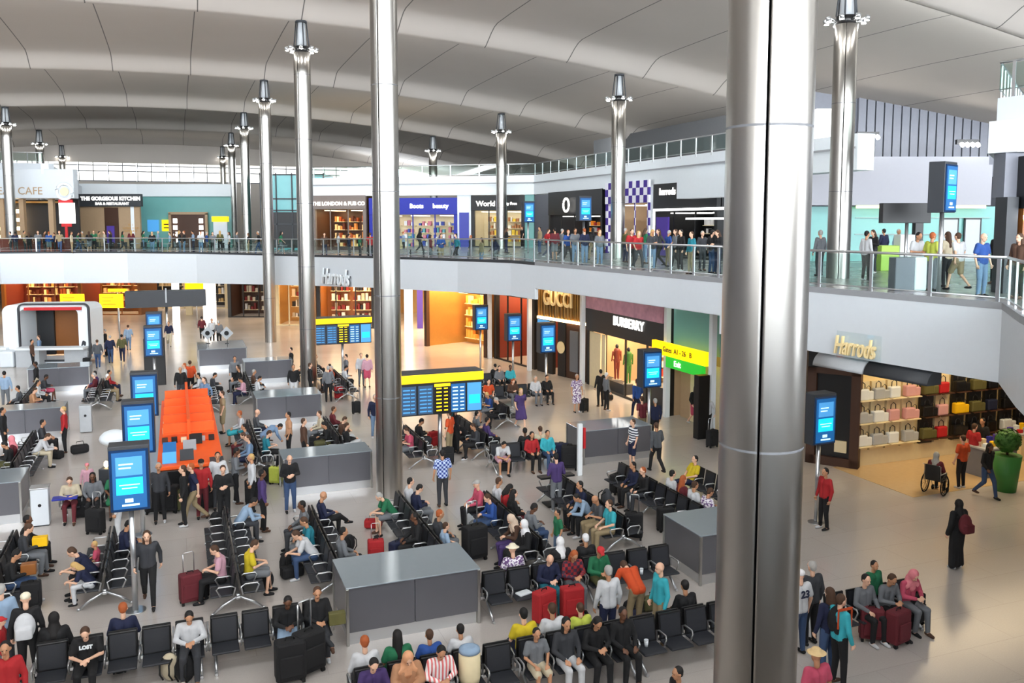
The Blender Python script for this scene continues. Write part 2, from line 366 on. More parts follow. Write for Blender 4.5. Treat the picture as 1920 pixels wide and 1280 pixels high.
balustrade([(a, z) for a, z, b in LEFT[:6]], 'glass railing above the script sign, curving left', step=2.0)
balustrade([(a, z) for a, z, b in LEFT[5:]], 'glass railing before the café and teal wall', step=2.6)
# ------------------------------------------------------------------ upper level facades
def wallbox(name, p0, p1, z0, z1, m, th=.3, kind='structure', parent=None):
    d = (p1-p0); L = d.length; a = math.atan2(d.y, d.x)
    b = MB(); b.box(0, L, 0, th, z0, z1); o = b.obj(name, m, parent, (p0.x, p0.y, 0), a)
    if kind: o['kind'] = kind
    return o
rnd = random.Random(4)
def shop(label, p0, p1, zb, zt, hh, hm, back='tan', body=None, lit='softwhite', txt=None, tm='softwhite', ts=.6, depth=3.5, goods=((200,160,110),(120,60,40),(230,220,200)), rows=4, name='shop_front', tshear=0, jm=None, tx=.5, mull=True):
    d = p1-p0; L = d.length; a = math.atan2(d.y, d.x)
    r = empty(name, (p0.x, p0.y, zb), a, label, 'shop', 'shopfronts around the hall'); H = zt-zb; ho = H-hh
    b = MB(); b.box(0, L, -.12, .15, ho, H, .02); b.obj('sign_band', hm, r)
    if txt:
        for k, tt in enumerate(txt if isinstance(txt, list) else [txt]):
            text(tt[0], tt[1], tm, r, (L*tt[2], -.15, ho+hh*tt[3]), (PI/2, 0, 0), ext=.02, shear=tshear, bold=.012)
    jm = jm or hm
    for x in (0, L-.28): b = MB(); b.box(x, x+.28, -.06, .2, 0, ho); b.obj('pilaster', jm, r)
    b = MB(); b.box(0, L, depth, depth+.1, 0, H); b.box(0, .1, .2, depth, 0, H); b.box(L-.1, L, .2, depth, 0, H); b.obj('back_wall', back, r)
    b = MB()
    for k in range(max(1, int(L/2))):
        x = (k+.5)*L/max(1, int(L/2)); b.box(x-.45, x+.45, .7, depth-.5, ho-.12, ho-.06)
    b.obj('ceiling_light', lit, r)
    sh = MB(); g = [MB() for _ in goods]; n = max(1, int((L-.8)/1.3))
    for k in range(n):
        x0 = .5+k*(L-1)/n; x1 = x0+(L-1)/n-.25
        for j in range(rows):
            z = .35+j*(ho-.7)/rows; sh.box(x0, x1, depth-.5, depth-.05, z, z+.04)
            x = x0+.05
            while x < x1-.2:
                wd = rnd.uniform(.12,.28); h = rnd.uniform(.2, (ho-.7)/rows*.8)
                g[rnd.randrange(len(goods))].box(x, x+wd, depth-.42, depth-.12, z+.04, z+.04+h); x += wd+rnd.uniform(.03,.12)
    sh.obj('shelf', 'cream', r)
    for k, mb_ in enumerate(g):
        if len(mb_.bm.verts): o = mb_.obj('merchandise', mat('good_%d_%d_%d' % goods[k], goods[k], .5, emit=0), r); o['kind'] = 'stuff'
    if mull:
        b = MB()
        for k in range(1, max(2, int(L/2.4))+1):
            x = k*L/(max(2, int(L/2.4))+1); b.box(x-.04, x+.04, -.02, .06, 0, ho)
        b.box(.28, L-.28, -.02, .06, 0, .1); b.obj('window_frame', jm, r)
    return r
WARM = ((210,140,70),(150,70,30),(240,210,150),(90,40,24)); COOL = ((230,232,236),(60,80,170),(200,120,140),(90,160,170)); DARKG = ((30,30,34),(200,190,170),(120,30,30),(220,220,220))
# far wall, left part to corner (facing the viewer)
FW0, FWC = Vector((-18.5,73.5,0)), W(63.2, 26.4)
def fw(u):      # point on the far wall for column u
    d = FWC-FW0; k = (u-960)/F; lam = (k*FW0.y-FW0.x)/(d.x-k*d.y); return FW0+d*lam
RW = lambda u: W(s_at(u, 26.4), 26.4)
shop('taupe-signed shop with warm amber interior upstairs, left of the near bare shaft', fw(588), fw(688), 5.93, 10.6, 1.15, 'taupe', 'brown', lit='warmlamp', txt=[('THE LONDON & PUB CO', .42, .5, .4)], goods=WARM)
shop('wide blue-signed chemist shop upstairs', fw(694), fw(858), 5.93, 10.35, 1.35, 'blue', 'cream', txt=[('Boots', .5, .55, .5), ('beauty', .5, .82, .5)], goods=COOL, jm='blue', lit='softwhite')
mb = MB(); p = fw(862); q = fw(879); wallbox('trim_6', fw(858), fw(884), 5.93, 10.6, 'white')
b = MB(); L = (q-p).length; b.box(0, L, -.2, 0, 0, 3.2); o = b.obj('advert_panel', 'blue', None, (p.x, p.y-.1, 5.95)); tag(o, 'blue advert panel beside the chemist shop upstairs', 'panel')
shop('black-signed shop with yellow displays upstairs, beside the corner', fw(884), fw(984), 6.38, 10.5, 1.2, 'black', 'cream', txt=[('World', .58, .28, .45), ('Duty Free', .3, .72, .45)], goods=((250,210,60),(240,235,220),(180,120,70)), lit='softwhite')
wallbox('wall_corner', fw(984), FWC, 6.38, 10.6, 'teal')
shop('black shop with round white emblem on the upper right', RW(1030), RW(1130), 6.38, 10.6, 1.7, 'black', 'dark', goods=((230,230,235),(250,150,40),(190,60,60)), lit='softwhite', name='shop_front')
e = empty('round_emblem', RW(1068)+Vector((-.3,-.25,9.6)), math.atan2(-CX[0], CX[1])+PI*0, 'round white emblem sign on the black upstairs shop', 'sign')
b = MB(); b.tube([(.46*math.cos(a*PI/12), 0, .46*math.sin(a*PI/12)) for a in range(25)], .08, 6, caps=False); b.obj('ring', 'softwhite', e, rz=TH-PI/2-e.rotation_euler[2])
shop('shop framed in purple and white diamond pattern upstairs', RW(1136), RW(1218), 6.38, 10.9, 1.35, 'diamonds', 'tan', goods=((200,60,50),(230,200,160)), jm='diamonds', lit='softwhite')
wallbox('trim_7', RW(1218), RW(1226), 6.38, 10.9, 'white')
r = shop('black shop with white strip-lit frames on the upper right', RW(1226), RW(1345), 6.38, 10.6, 1.6, 'black', 'black', txt=[('harrods', .55, .25, .7)], goods=((20,20,24),(230,230,230)), lit='softwhite')
b = MB(); b.box(.2, 10, -.22, -.16, 2.65, 2.78); b.box(.2, .33, -.22, -.16, 0, 2.7); b.box(3.5, 10, -.1, -.04, 2.15, 2.25); b.obj('strip_light', 'whitelight', r)
b = MB(); b.box(.7, 2.0, -.3, -.2, .1, 2.3); b.obj('display_panel', 'purple', r)
# white bulkheads above the upper shops
def bulk(name, pts, z0, z1, dz=.35):
    fascia(name, [(p, z1, z0) for p in pts], 'white', .9)
bulk('trim_8', [fw(588), FWC+Vector((0,-.2,0))], 10.55, 12.05)
bulk('trim_9', [FWC+Vector((0,-.2,0)), RW(1150), RW(1600)], 10.55, 12.05)
fascia('trim_10', [(fw(588)+Vector((0,-.15,0)), 11.5, 11.42), (FWC+Vector((0,-.35,0)), 11.5, 11.42)], 'signgrey', .05)
fascia('trim_11', [(RW(1000)+Vector((-.15,-.1,0)), 11.5, 11.42), (RW(1600)+Vector((-.15,-.1,0)), 11.5, 11.42)], 'signgrey', .05)
o = wallbox('trim_12', RW(1308)+Vector((-1.2,0,0)), RW(1420)+Vector((-1.2,0,0)), 9.65, 10.7, 'white', 1.0)
balustrade([(fw(588), 11.9), (fw(800), 11.9), (FWC, 11.9)], 'thin railing on the bulkhead above the chemist shop', step=2.4, h=.9, glassm='glass')
balustrade([(FWC, 11.9), (RW(1150), 11.9), (RW(1420), 11.9)], 'thin white railing on the rising upper right bulkhead', step=1.5, h=.9)
wallbox('wall_upper_right', W(68,34), W(44,34), 10, 15.4, mat('dim_grey', (96,97,99), .7), .3)
# teal glazed box between the columns, left
b = MB(); b.box(0, 5.6, 0, 4, 0, 6.6); tb = b.obj('lift_tower', 'teal_glass', None, (-22.0, 76, 5.95)); tag(tb, 'teal glass lift tower upstairs behind the far columns', 'lift')
b = MB()
for k in range(5): b.box(k*1.38, k*1.38+.09, -.12, 0, 0, 6.7)
for z in (2.2, 3.4, 4.4, 6.5): b.box(0, 5.6, -.12, 0, z, z+.12)
b.obj('mullion_frame', 'charcoal', tb)
b = MB(); b.box(.1, 5.5, -.06, -.01, .2, 3.3); b.obj('dark_glazing', 'dark', tb)
# teal wall with doorway, upper left
wallbox('wall_teal_left', UV(262,86), UV(436,86), 5.93, 10.95, 'teal'); fascia('trim_13', [(UV(140,84), 12.1, 10.9), (UV(262,85.5), 12.1, 10.9), (UV(436,85.5), 12.1, 10.9)], 'white', .5)
d1 = MB(); x0 = (322-960)/F*85.7; x1 = (391-960)/F*85.7
d1.box(0, x1-x0, 0, .15, 0, 3.2); d1 = d1.obj('door_1', 'brown', None, (x0, 85.6, 5.93)); d1['kind'] = 'structure'
b = MB(); b.box(-.1, x1-x0+.1, -.1, .1, 3.2, 3.45); b.box(-.1, .15, -.1, .1, 0, 3.3); b.box(x1-x0-.15, x1-x0+.1, -.1, .1, 0, 3.3); b.obj('door_frame', 'tan', d1)
b = MB()
for k in range(4):
    for x in (.35, x1-x0-.75): b.box(x, x+.4, -.12, -.05, .4+k*.65, .85+k*.65)
b.obj('door_light', 'softwhite', d1)
def flat_sign(name, label, u0, u1, v0, v1, d, m, cat='sign', th=.12, rz_=0., rows=None, rm='black', pole=None, zb=0, stem=False):
    x0 = (u0-960)/F*d; x1 = (u1-960)/F*d; z1 = CAMZ-(v0-416)/F*d; z0 = CAMZ-(v1-416)/F*d; c = (x0+x1)/2; hw = (x1-x0)/2
    r = empty(name, (c, d, zb if pole else z0), rz_, label, cat); dz = z0-zb if pole else 0; h = z1-z0
    b = MB(); b.box(-hw, hw, 0, th, dz, dz+h, .01); b.obj('board', m, r)
    if rows:
        b = MB()
        for (fx0, fx1, fz) in rows: b.box(-hw+2*hw*fx0, -hw+2*hw*fx1, -.015, 0, dz+h*fz-.05*h, dz+h*fz+.05*h)
        b.obj('lettering', rm, r)
    if pole:
        b = MB(); b.tube([(pole*hw, th/2, 0), (pole*hw, th/2, dz+.05)], .05, 10); b.obj('pole', 'alu', r)
    return r
flat_sign('blue_sign', 'small blue information sign on the teal wall', 279, 300, 412, 434, 85.85, 'scr_up')
flat_sign('yellow_sign', 'small yellow sign on the teal wall upstairs', 306, 324, 412, 433, 85.85, 'yellow', rows=[(.2,.8,.6),(.2,.7,.3)])
k_ = flat_sign('information_kiosk', 'white kiosk with yellow cap by the teal wall', 402, 428, 411, 465, 82, 'white_b', cat='kiosk')
b = MB(); b.box(-.75, .75, -.1, .3, 2.5, 3.0); b.obj('yellow_cap', 'yellow', k_)
# restaurant with black sign, upper left
r = empty('restaurant_front', (UV(150,82).x, 81, 5.93), 0, 'restaurant front under a long black lettered sign, upper left', 'restaurant')
L = UV(270,82).x-UV(140,82).x
b = MB(); b.box(-.6, L, -.4, .1, 3.9, 5.05); b.obj('sign_band', 'charcoal', r)
text('THE GORGEOUS KITCHEN', .46, 'softwhite', r, (L*.58, -.45, 4.62), (PI/2,0,0), bold=.02)
text('BAR & RESTAURANT', .34, 'softwhite', r, (L*.6, -.45, 4.15), (PI/2,0,0), bold=.01)
b = MB(); b.box(-.5, L-.3, 0, .3, 0, 3.9); b.obj('front_wall', 'tan', r)
b = MB(); b.box(3.0, 4.3, -.06, 0, 0, 3.8); b.obj('doorway', 'brown', r); b = MB(); b.box(3.2, 3.9, -.14, -.06, .5, 2.1); b.obj('poster', 'purple', r)
text('THE\nGORGEOUS\nKITCHEN', .28, 'gold', r, (5.4, -.05, 1.9), (PI/2,0,0))
wallbox('wall_pale_left', UV(255,81), UV(266,86), 5.93, 10.9, 'white')
# café, far upper left
r = empty('cafe', (UV(-60,74).x, 74, 5.93), 0, 'café with amber shelves and red counter, far upper left', 'café'); L = UV(125,74).x-UV(-60,74).x
b = MB(); b.box(-1, L+1.2, -.6, .2, 4.45, 6.9, .05); b.obj('sign_band', 'white_b', r); text('LEAF CAFE', .9, 'tan', r, (L*.58, -.64, 5.05), (PI/2,0,0))
b = MB(); b.box(0, L, 2.5, 2.7, 0, 4.4); b.obj('back_wall', 'dark', r)
b = MB()
for x in (2.9, 4.6, 7.1): b.box(x, x+.4, 0, .4, 0, 4.45)
b.obj('pillar', 'tan', r)
b = MB()
for k in range(4): b.box(.6, 3.4, 1.9, 2.4, 1.0+k*.75, 1.3+k*.75)
b.obj('lit_shelf', 'warmlamp', r); b = MB(); b.box(0, L, 1.2, 1.5, 4.1, 4.25); b.obj('light_bar', 'gold', r)
c_ = empty('cafe_counter', (UV(-30,71).x, 69.4, 5.93), 0, 'long dark red panelled counter in front of the café', 'counter'); L2 = UV(142,71).x-UV(-30,71).x
b = MB(); b.box(0, L2, 0, .9, 0, 1.1); b.obj('front_panel', 'wood_red', c_); b = MB(); b.box(-.05, L2+.05, -.05, .95, 1.1, 1.16); b.obj('worktop', 'tan', c_)
fascia('trim_14', [(UV(-80,76), 13.6, 12.6), (UV(100,73.5), 13.3, 12.4), (UV(155,84), 12.4, 11.6)], 'white_b', .6)
fascia('trim_15', [(UV(-80,77), 12.7, 11.0), (UV(108,74.5), 12.5, 11.0), (UV(160,84), 11.8, 10.9)], 'white_b', .3)
balustrade([(UV(-60,76), 13.5), (UV(90,74), 13.2)], 'railing on top of the café bulkhead', step=2.2, h=.9)
sg = empty('cafe_sign', UV(127,70)+Vector((0,0,5.93)), 0, 'round ring sign above a white board on red post', 'sign')
b = MB(); b.tube([(.62*math.cos(a*PI/12), 0, 4.9+.62*math.sin(a*PI/12)) for a in range(25)], .13, 8, caps=False); b.obj('ring', 'white', sg)
b = MB(); b.lathe([(.35, -.03), (.35, .03)], 20); b.obj('disc', 'cream', sg, (0,0,4.9), rot=(PI/2,0,0))
b = MB(); b.box(-.5, .62, -.05, .1, 4.0, 4.25); b.box(-.35, .45, -.02, .08, 2.1, 2.4); b.box(-.1, .1, 0, .1, 0, 4.2); b.obj('red_post', 'red', sg)
b = MB(); b.box(-.45, .8, -.12, 0, 2.35, 4.0); b.obj('menu_board', 'softwhite', sg)
# right end upstairs: teal wall, white panels, strip light, slatted wall
wallbox('wall_teal_right', UV(1505,45), UV(1890,45), 6.38, 9.2, 'teal'); wallbox('wall_panel_right', UV(1505,44.4), UV(1852,44.4), 9.25, 11.3, 'lilac', .3); wallbox('wall_panel_upper', UV(1515,47), UV(1845,47), 11.3, 11.9, 'lilac', .3)
b = MB(); b.box(UV(1610,44).x, UV(1852,44).x, 44.42, 44.62, 9.1, 9.24); o = b.obj('strip_light', 'striplight'); tag(o, 'green-yellow strip light above the right teal wall', 'light')
b = MB()
x = UV(1600,50).x
while x < UV(1872,50).x: b.box(x, x+.42, 50, 50.3, 11.0, 16.5); x += .5
b.box(UV(1500,50).x, UV(1900,50).x, 50.3, 50.5, 11, 17); struct(b, 'wall_slatted', 'slat_gray')
b = MB()
for z in (7.75, 8.6): b.box(UV(1600,45).x, UV(1850,45).x, 44.93, 45.0, z, z+.03)
struct(b, 'trim_16', 'signgrey')
for k, u in enumerate((1775, 1817)):
    b = MB(); b.box(0, .75, 0, .1, 0, 2.15); o = b.obj('door_%d' % (k+2), 'lgrey', None, (UV(u,45).x-.35, 44.85, 6.38)); o['kind'] = 'structure'
    b = MB(); b.box(-.06, 0, -.02, .1, 0, 2.2); b.box(.75, .81, -.02, .1, 0, 2.2); b.box(-.06, .81, -.02, .1, 2.15, 2.22); b.obj('door_frame', 'charcoal', o)
b = MB(); b.box(UV(1522,46).x, UV(1560,46).x, 46, 46.3, 11, 14.3); o = struct(b, 'window_20', 'softwhite')
for k, (u, v) in enumerate(((1622,262),(1808,276))):
    e = empty('spotlight_cluster', UV(u, 47)+Vector((0,0,CAMZ+(416-v)/F*47)), 0, ['cluster of lit spotlights near the slatted wall, behind the steel column', 'cluster of lit spotlights at the right end of the slatted wall'][k], 'light', 'spotlights by the slatted wall')
    b = MB(); b.box(-.7, .5, 0, .2, .1, .35); b.obj('bracket', 'black', e)
    for j in range(4): b = MB(); b.tube([(-.45+j*.28, -.15, 0), (-.45+j*.28, 0, .12)], .1, 8); b.obj('lamp_face', 'lamp', e)
b = MB(); b.box(UV(1565,46.5).x, UV(1580,46.5).x, 46.3, 46.6, 6.38, 11.5); struct(b, 'trim_17', 'white')
# building corner at the right edge
cx, cy = 13.6, 24.5
b = MB(); b.prism([(cx,cy+.5), (cx+.5,cy-.1), (cx+12,cy-.4), (cx+12,cy+8), (cx+4.8,cy+8)], 10.35, 11.25); b.prism([(cx+.6,cy+1.2), (cx+1,cy+.5), (cx+12,cy), (cx+12,cy+8), (cx+5.2,cy+8)], 11.25, 12.0); struct(b, 'trim_18', 'white_b')
balustrade([(Vector((cx+5.2,cy+7.8,0)), 12.0), (Vector((cx+.7,cy+1.3,0)), 12.0), (Vector((cx+1.2,cy+.5,0)), 12.0), (Vector((cx+9,cy,0)), 12.0)], 'white railing on the corner bulkhead at top right', step=.9, h=.9)
b = MB(); b.box(cx+.3, cx+.62, cy-.1, cy+.5, 6.38, 9.1); o = b.obj('corner_pillar', 'charcoal'); tag(o, 'dark grey glazed corner pillar at the right edge upstairs', 'pillar')
b = MB(); b.box(cx+.3, cx+1.9, cy+.1, cy+.7, 9.1, 10.34); struct(b, 'trim_19', 'slat_gray')
r = empty('clock_sign', (cx+.66, cy-.3, 6.38), 0, 'black sign panel with a round pale disc, right edge upstairs', 'sign')
b = MB(); b.box(0, 3, 0, .4, 2.4, 3.85); b.obj('board', 'black', r); b = MB(); b.lathe([(.5, -.04), (.5, .04)], 28); b.obj('disc', 'cream', r, (.85, -.03, 3.15), rot=(PI/2,0,0))
b = MB(); b.box(.05, .4, .1, .4, 0, 2.4); b.obj('amber_panel', 'goldbrown', r); b = MB(); b.box(.05, .15, .05, .1, 2.1, 2.2); b.box(.25, .35, .05, .1, 2.1, 2.2); b.obj('lamp_face', 'lamp', r)
# ------------------------------------------------------------------ broad fill added under the walkways for the dark lower level
def area(loc, sx, sy, power, col, rx=0.):
    l = bpy.data.lights.new('shop_fill', 'AREA'); l.shape = 'RECTANGLE'; l.size = sx; l.size_y = sy; l.energy = power; l.color = col
    o = bpy.data.objects.new('shop_fill', l); C.objects.link(o); o.location = loc; o.rotation_euler = (rx, 0, TH); return o
WC = (1, .74, .46)
for (u, d, z, sx, sy, pw, c) in [(100,78,4.6,14,6,900,WC), (240,84,4.6,10,8,450,(1,.8,.6)), (400,84,4.6,10,8,250,(1,.9,.8)), (560,74,4.8,8,6,500,WC), (660,68,4.8,6,5,700,WC), (820,66,5.2,9,9,1700,WC), (900,58,5.2,5,5,900,WC),
        (990,54,5.2,4,4,500,WC), (1060,48,5.2,3,4,350,WC), (1180,43,5.2,3,5,400,(1,.9,.75)), (1300,38,5.2,3,4,300,(1,.93,.85))]:
    p = UV(u, d); area((p.x, p.y, z), sx, sy, pw*.5, c)
p = W(20.2, 25); area((p.x, p.y, 5.2), 8, 3, 130, (1, .78, .48))
# ------------------------------------------------------------------ lower level shops
def pt(s, t): return W(s, t)
def post(s, t, h=5.3, w=.22):
    b = MB(); b.box(-w/2, w/2, -w/2, w/2, 0, h); o = b.obj('trim_%d' % post.n, 'white', None, W(s, t), TH); o['kind'] = 'structure'; post.n += 1
post.n = 20
for s, t in ((49.9,17.9),(44.9,18.5),(40.2,19.55),(31.9,19.55),(28.3,19.4),(24.3,20.0)): post(s, t)
# gold slatted front
p0, p1 = W(44.7,18.9), W(40.4,19.8); L = (p1-p0).length; a = math.atan2((p1-p0).y, (p1-p0).x)
r = empty('shop_front', p0, a, 'boutique front with gold slatted header and gold letters, lower level', 'shop', 'shopfronts around the hall')
b = MB(); b.box(0, L, .1, .3, 3.1, 5.3); b.obj('sign_band', 'black', r)
b = MB(); rr = random.Random(2); x = .05
while x < L-.1: w_ = rr.choice((.05,.09,.16)); b.box(x, x+w_, 0, .12, 3.15, 5.25); x += w_+rr.choice((.08,.12,.2))
b.obj('gold_slats', 'gold', r)
text('GUCCI', 1.15, 'cream_lit', r, (L*.46, -.08, 4.2), (PI/2,0,0), ext=.05, bold=.02, sx=.75)
b = MB(); b.box(0, L, -.02, .12, 3.0, 3.14); b.obj('light_edge', 'warmlamp', r)
b = MB(); b.box(0, 1.5, 0, .2, 0, 3); b.box(1.9, 2.6, .05, .2, 0, 3); b.obj('dark_panel', 'black', r)
b = MB(); b.box(.1, 1.2, -.06, 0, 2.2, 2.95); b.obj('video_screen', 'scr_up', r)
b = MB(); b.box(2.6, L, .1, .2, 0, 3); b.obj('wood_panel', 'brown', r); b = MB(); b.box(3.0, 3.7, .04, .1, .4, 2.6); b.obj('glass_door', 'grey', r)
b = MB(); b.lathe([(.33, -.03), (.33, .03)], 24); b.obj('round_emblem', 'cream_lit', r, (2.25, 0, 1.6), rot=(PI/2,0,0))
# black and pink front
r = shop('boutique with pink lit panel over black white-lettered header, lower level', W(40.1,19.8), W(32.0,19.8), 0, 5.3, 2.45, 'black', 'tan', txt=[('BURBERRY', .62, .56, .32)], goods=((190,60,50),(230,200,150),(60,30,30),(240,230,210)), depth=4, lit='warmlamp')
b = MB(); b.box(.15, 7.7, -.2, -.12, 4.0, 5.0); b.obj('pink_panel', 'pink_panel', r)
b = MB(); b.box(.4, 1.6, -.08, -.02, 0, 2.8); b.box(1.75, 2.1, -.08, -.02, 0, 2.8); b.obj('cream_curtain', 'cream', r)
b = MB(); b.box(.3, 3.4, .3, .8, 0, .5); b.box(5.2, 7.8, .3, .9, 0, 1.0); b.obj('window_plinth', 'charcoal', r)
def mannequin(s, t, m, label, rz=0):
    r = empty('mannequin', W(s, t, .5), TH+rz, label, 'mannequin', 'mannequins in the boutique window')
    b = MB(); b.cap((0,0,1.0), (0,0,1.45), .14, .17); b.cap((-.22,0,1.42), (-.26,.05,.95), .05, .04); b.cap((.22,0,1.42), (.26,.05,.95), .05, .04); b.cap((-.09,0,1), (-.08,0,.05), .09, .05); b.cap((.09,0,1), (.08,0,.05), .09, .05)
    put('clothed_figure', remeshed(b, 'clothed_figure', .03), m, r)
    b = MB(); b.ell((0,0,1.68), (.08,.1,.12)); b.cap((0,0,1.5), (0,0,1.6), .045, .045); b.obj('head', 'dark', r)
    b = MB(); b.lathe([(.25,0),(.25,.02)], 16); b.obj('base', 'alu', r)
mannequin(38.2, 20.5, 'wood_red', 'dark headed mannequin in rust outfit, left in boutique window'); mannequin(37.0, 20.5, 'leaf', 'mannequin in green outfit, right in boutique window')
# teal panel with yellow and green signs
wallbox('wall_teal_lower', W(31.8,19.8), W(28.4,19.8), 3.1, 5.3, 'teal'); wallbox('wall_cream_lower', W(31.8,20.2), W(28.4,20.2), 0, 3.1, 'tan')
b = MB(); b.box(.9, 3.0, -.05, .1, 0, 2.6); o = b.obj('door_5', 'cream', None, W(31.8,20.15), TH-PI/2); o['kind'] = 'structure'
def hang(label, s0, s1, t, z0, z1, m, txt, size, name='wayfinding_sign', rot=-PI/2, tm='black', off=.5):
    r = empty(name, W(s0, t, z0), TH+rot, label, 'sign', 'overhead wayfinding signs'); L = abs(s1-s0)
    b = MB(); b.box(0, L, -.1, .1, 0, z1-z0, .01); b.obj('board', m, r)
    if txt: text(txt, size, tm, r, (L*off, -.12, (z1-z0)/2), (PI/2,0,0), ext=.005, bold=.004)
    return r
hang('long yellow sign above the green one by teal panel', 32.6, 28.5, 19.3, 2.75, 3.3, 'yellow', 'Gates  A1 - 26   B', .3)
hang('green emergency sign below the yellow one by teal panel', 31.6, 28.9, 19.4, 2.25, 2.72, 'green_l', 'Exit', .34, tm='softwhite', off=.35)
b = MB(); b.box(0, .5, 0, .35, 0, 2.5, .02); o = b.obj('black_display_stand', 'black', None, W(28.0,18.6), TH); tag(o, 'tall black display stand by the cream wall, beside widest column', 'display stand')
# gold-lit dark shops left of the corner
shop('dark framed boutique with gold lit interior, left of the white corner post', W(49.8,18.2), W(45.0,18.9), 0, 4.9, .9, 'black', 'wood_red', txt=[('CARTIER', .32, .75, .5)], tm='gold', goods=WARM, lit='warmlamp')
shop('boutique with white script sign and warm peach interior', W(56.5,15.6), W(50.1,17.8), 0, 4.9, 1.0, 'brown', 'gold', txt=[('Mulberry', .55, .5, .5)], goods=((240,170,80),(230,210,160)), lit='warmlamp', mull=False)
wallbox('wall_gold_back', UV(700,80), UV(872,80), 0, 5.3, 'gold'); 
shop('deep gold lit hall shop behind the departure board', UV(756,79), UV(862,79), 0, 4.9, .4, 'goldbrown', 'goldbrown', goods=WARM, depth=2, lit='warmlamp', mull=False)
b = MB(); b.lathe([(.9,0),(.9,.25),(.66,.3),(.62,.8),(.6,5.2)], 32); o = b.obj('round_pillar', 'cream_lit', None, UV(820,71)); tag(o, 'round golden pillar inside the gold lit hall', 'pillar')
b = MB(); b.box(0, .6, 0, .4, 0, 4.6); o = b.obj('white_pillar', 'softwhite', None, UV(757,66)); tag(o, 'narrow white lit pillar at left of gold hall', 'pillar')
b = MB(); b.box(0, .45, 0, .2, 0, 4.8); o = b.obj('purple_banner', 'purple', None, UV(781,68)); tag(o, 'slim purple banner hanging in the gold hall', 'banner')
shop('black-signed store behind the second departure board', UV(592,68), UV(702,68), 0, 4.6, .75, 'black', 'goldbrown', txt=[('PRADA', .3, .3, .5)], goods=DARKG, lit='warmlamp')
shop('dark store with cream pillars between the far columns', UV(515,70), UV(590,70), 0, 4.5, .3, 'dark', 'gold', goods=DARKG, lit='warmlamp', jm='cream')
shop('dark store of tall panels beside the far columns', UV(425,76), UV(512,76), 0, 4.3, .3, 'dark', 'brown', goods=DARKG, lit='softwhite', jm='dark')
shop('grey and white store behind the black canopy', UV(262,84), UV(425,84), 0, 4.2, .3, 'charcoal', 'charcoal', goods=((230,230,230),(60,60,64),(200,170,120)), lit='softwhite', jm='cream')
shop('amber lit store with many shelves, behind the yellow signs', UV(150,78), UV(262,78), 0, 4.5, .3, 'goldbrown', 'goldbrown', goods=WARM, lit='warmlamp', rows=5)
shop('amber lit store at far left beyond the white framed bar', UV(0,76), UV(150,76), 0, 4.5, .3, 'goldbrown', 'wood_red', goods=WARM, lit='warmlamp', rows=5)
for k, (u, d, m) in enumerate(((327,72,'softwhite'),(385,72,'softwhite'),(396,74,'softwhite'),(352,78,'cream'))):
    b = MB(); b.box(-.28, .28, -.1, .1, 0, 4.2); o = b.obj('light_box', m, None, UV(u, d)); tag(o, ['wide white lit pillar right of the black canopy','left white lit strip under the yellow ceiling sign','right white lit strip under the yellow ceiling sign','cream strip beyond the black canopy'][k], 'pillar')
b = MB(); b.box(-2.6, 2.6, -.6, .6, 0, 1.1); cn = b.obj('canopy', 'charcoal', None, UV(309,60)+Vector((0,0,2.55)), TH); tag(cn, 'black box canopy hanging below the left walkway', 'canopy')
b = MB(); b.tube([(0,0,-2.55),(0,0,.05)], .09, 10); b.obj('support_pole', 'alu', cn); b = MB(); b.box(-.05, .05, -.66, -.6, .3, 1.3); b.obj('light_strip', 'lgrey', cn)
flat_sign('yellow_sign', 'left of two square yellow signs under the left walkway', 109, 154, 551, 577, 62, 'yellow', rows=[(.12,.6,.75),(.12,.5,.5),(.12,.7,.25)], rm='yellow_p', pole=.6)
flat_sign('yellow_sign', 'right of two square yellow signs under the left walkway', 183, 227, 551, 577, 62, 'yellow', rows=[(.12,.6,.75),(.12,.5,.5),(.12,.7,.25)], rm='yellow_p', pole=.6)
flat_sign('yellow_sign', 'yellow sign hanging under the walkway, right of the canopy', 345, 379, 530, 548, 70, 'yellow', pole=.2)
flat_sign('amber_sign', 'small amber sign above the right square yellow sign', 200, 234, 541, 547, 66, 'yellow', pole=.01)
# white framed bar, left
r = empty('white_framed_bar', UV(86,50.5), TH*.25, 'rounded white framed bar with red edged roof at left', 'bar')
def frame_me(x0, x1, z0, z1, th, y0, y1, rr):
    b = MB(); out = []; inn = []
    def rrect(x0,x1,z0,z1,r):
        p = []
        for cx_, cz_, a0 in ((x1-r,z1-r,0),(x0+r,z1-r,90),(x0+r,z0+r,180),(x1-r,z0+r,270)):
            for k in range(7): a = math.radians(a0+15*k); p.append((cx_+r*math.cos(a), cz_+r*math.sin(a)))
        return p
    o = rrect(x0,x1,z0,z1,rr); i = rrect(x0+th[0],x1-th[1],z0+th[2],z1-th[3],max(.1,rr-.15)); n = len(o)
    V = lambda pts, y: [b.bm.verts.new((x, y, z)) for x, z in pts]
    o0, i0, o1, i1 = V(o,y0), V(i,y0), V(o,y1), V(i,y1)
    for k in range(n):
        j = (k+1)%n
        for q in ((o0[k],o0[j],i0[j],i0[k]),(o1[j],o1[k],i1[k],i1[j]),(o0[j],o0[k],o1[k],o1[j]),(i0[k],i0[j],i1[j],i1[k])): b.bm.faces.new(q)
    return b
frame_me(-2.6, 2.25, .1, 3.55, (.95,.6,.12,.25), 0, 2.2, .45).obj('frame', 'white', r)
frame_me(-1.7, 2.35, .2, 3.65, (.1,.12,.1,.1), -.12, 0, .35).obj('dark_edge', 'charcoal', r)
b = MB(); b.box(-1.3, 1.9, -.16, -.02, 3.25, 3.42); b.obj('red_edge', 'red', r)
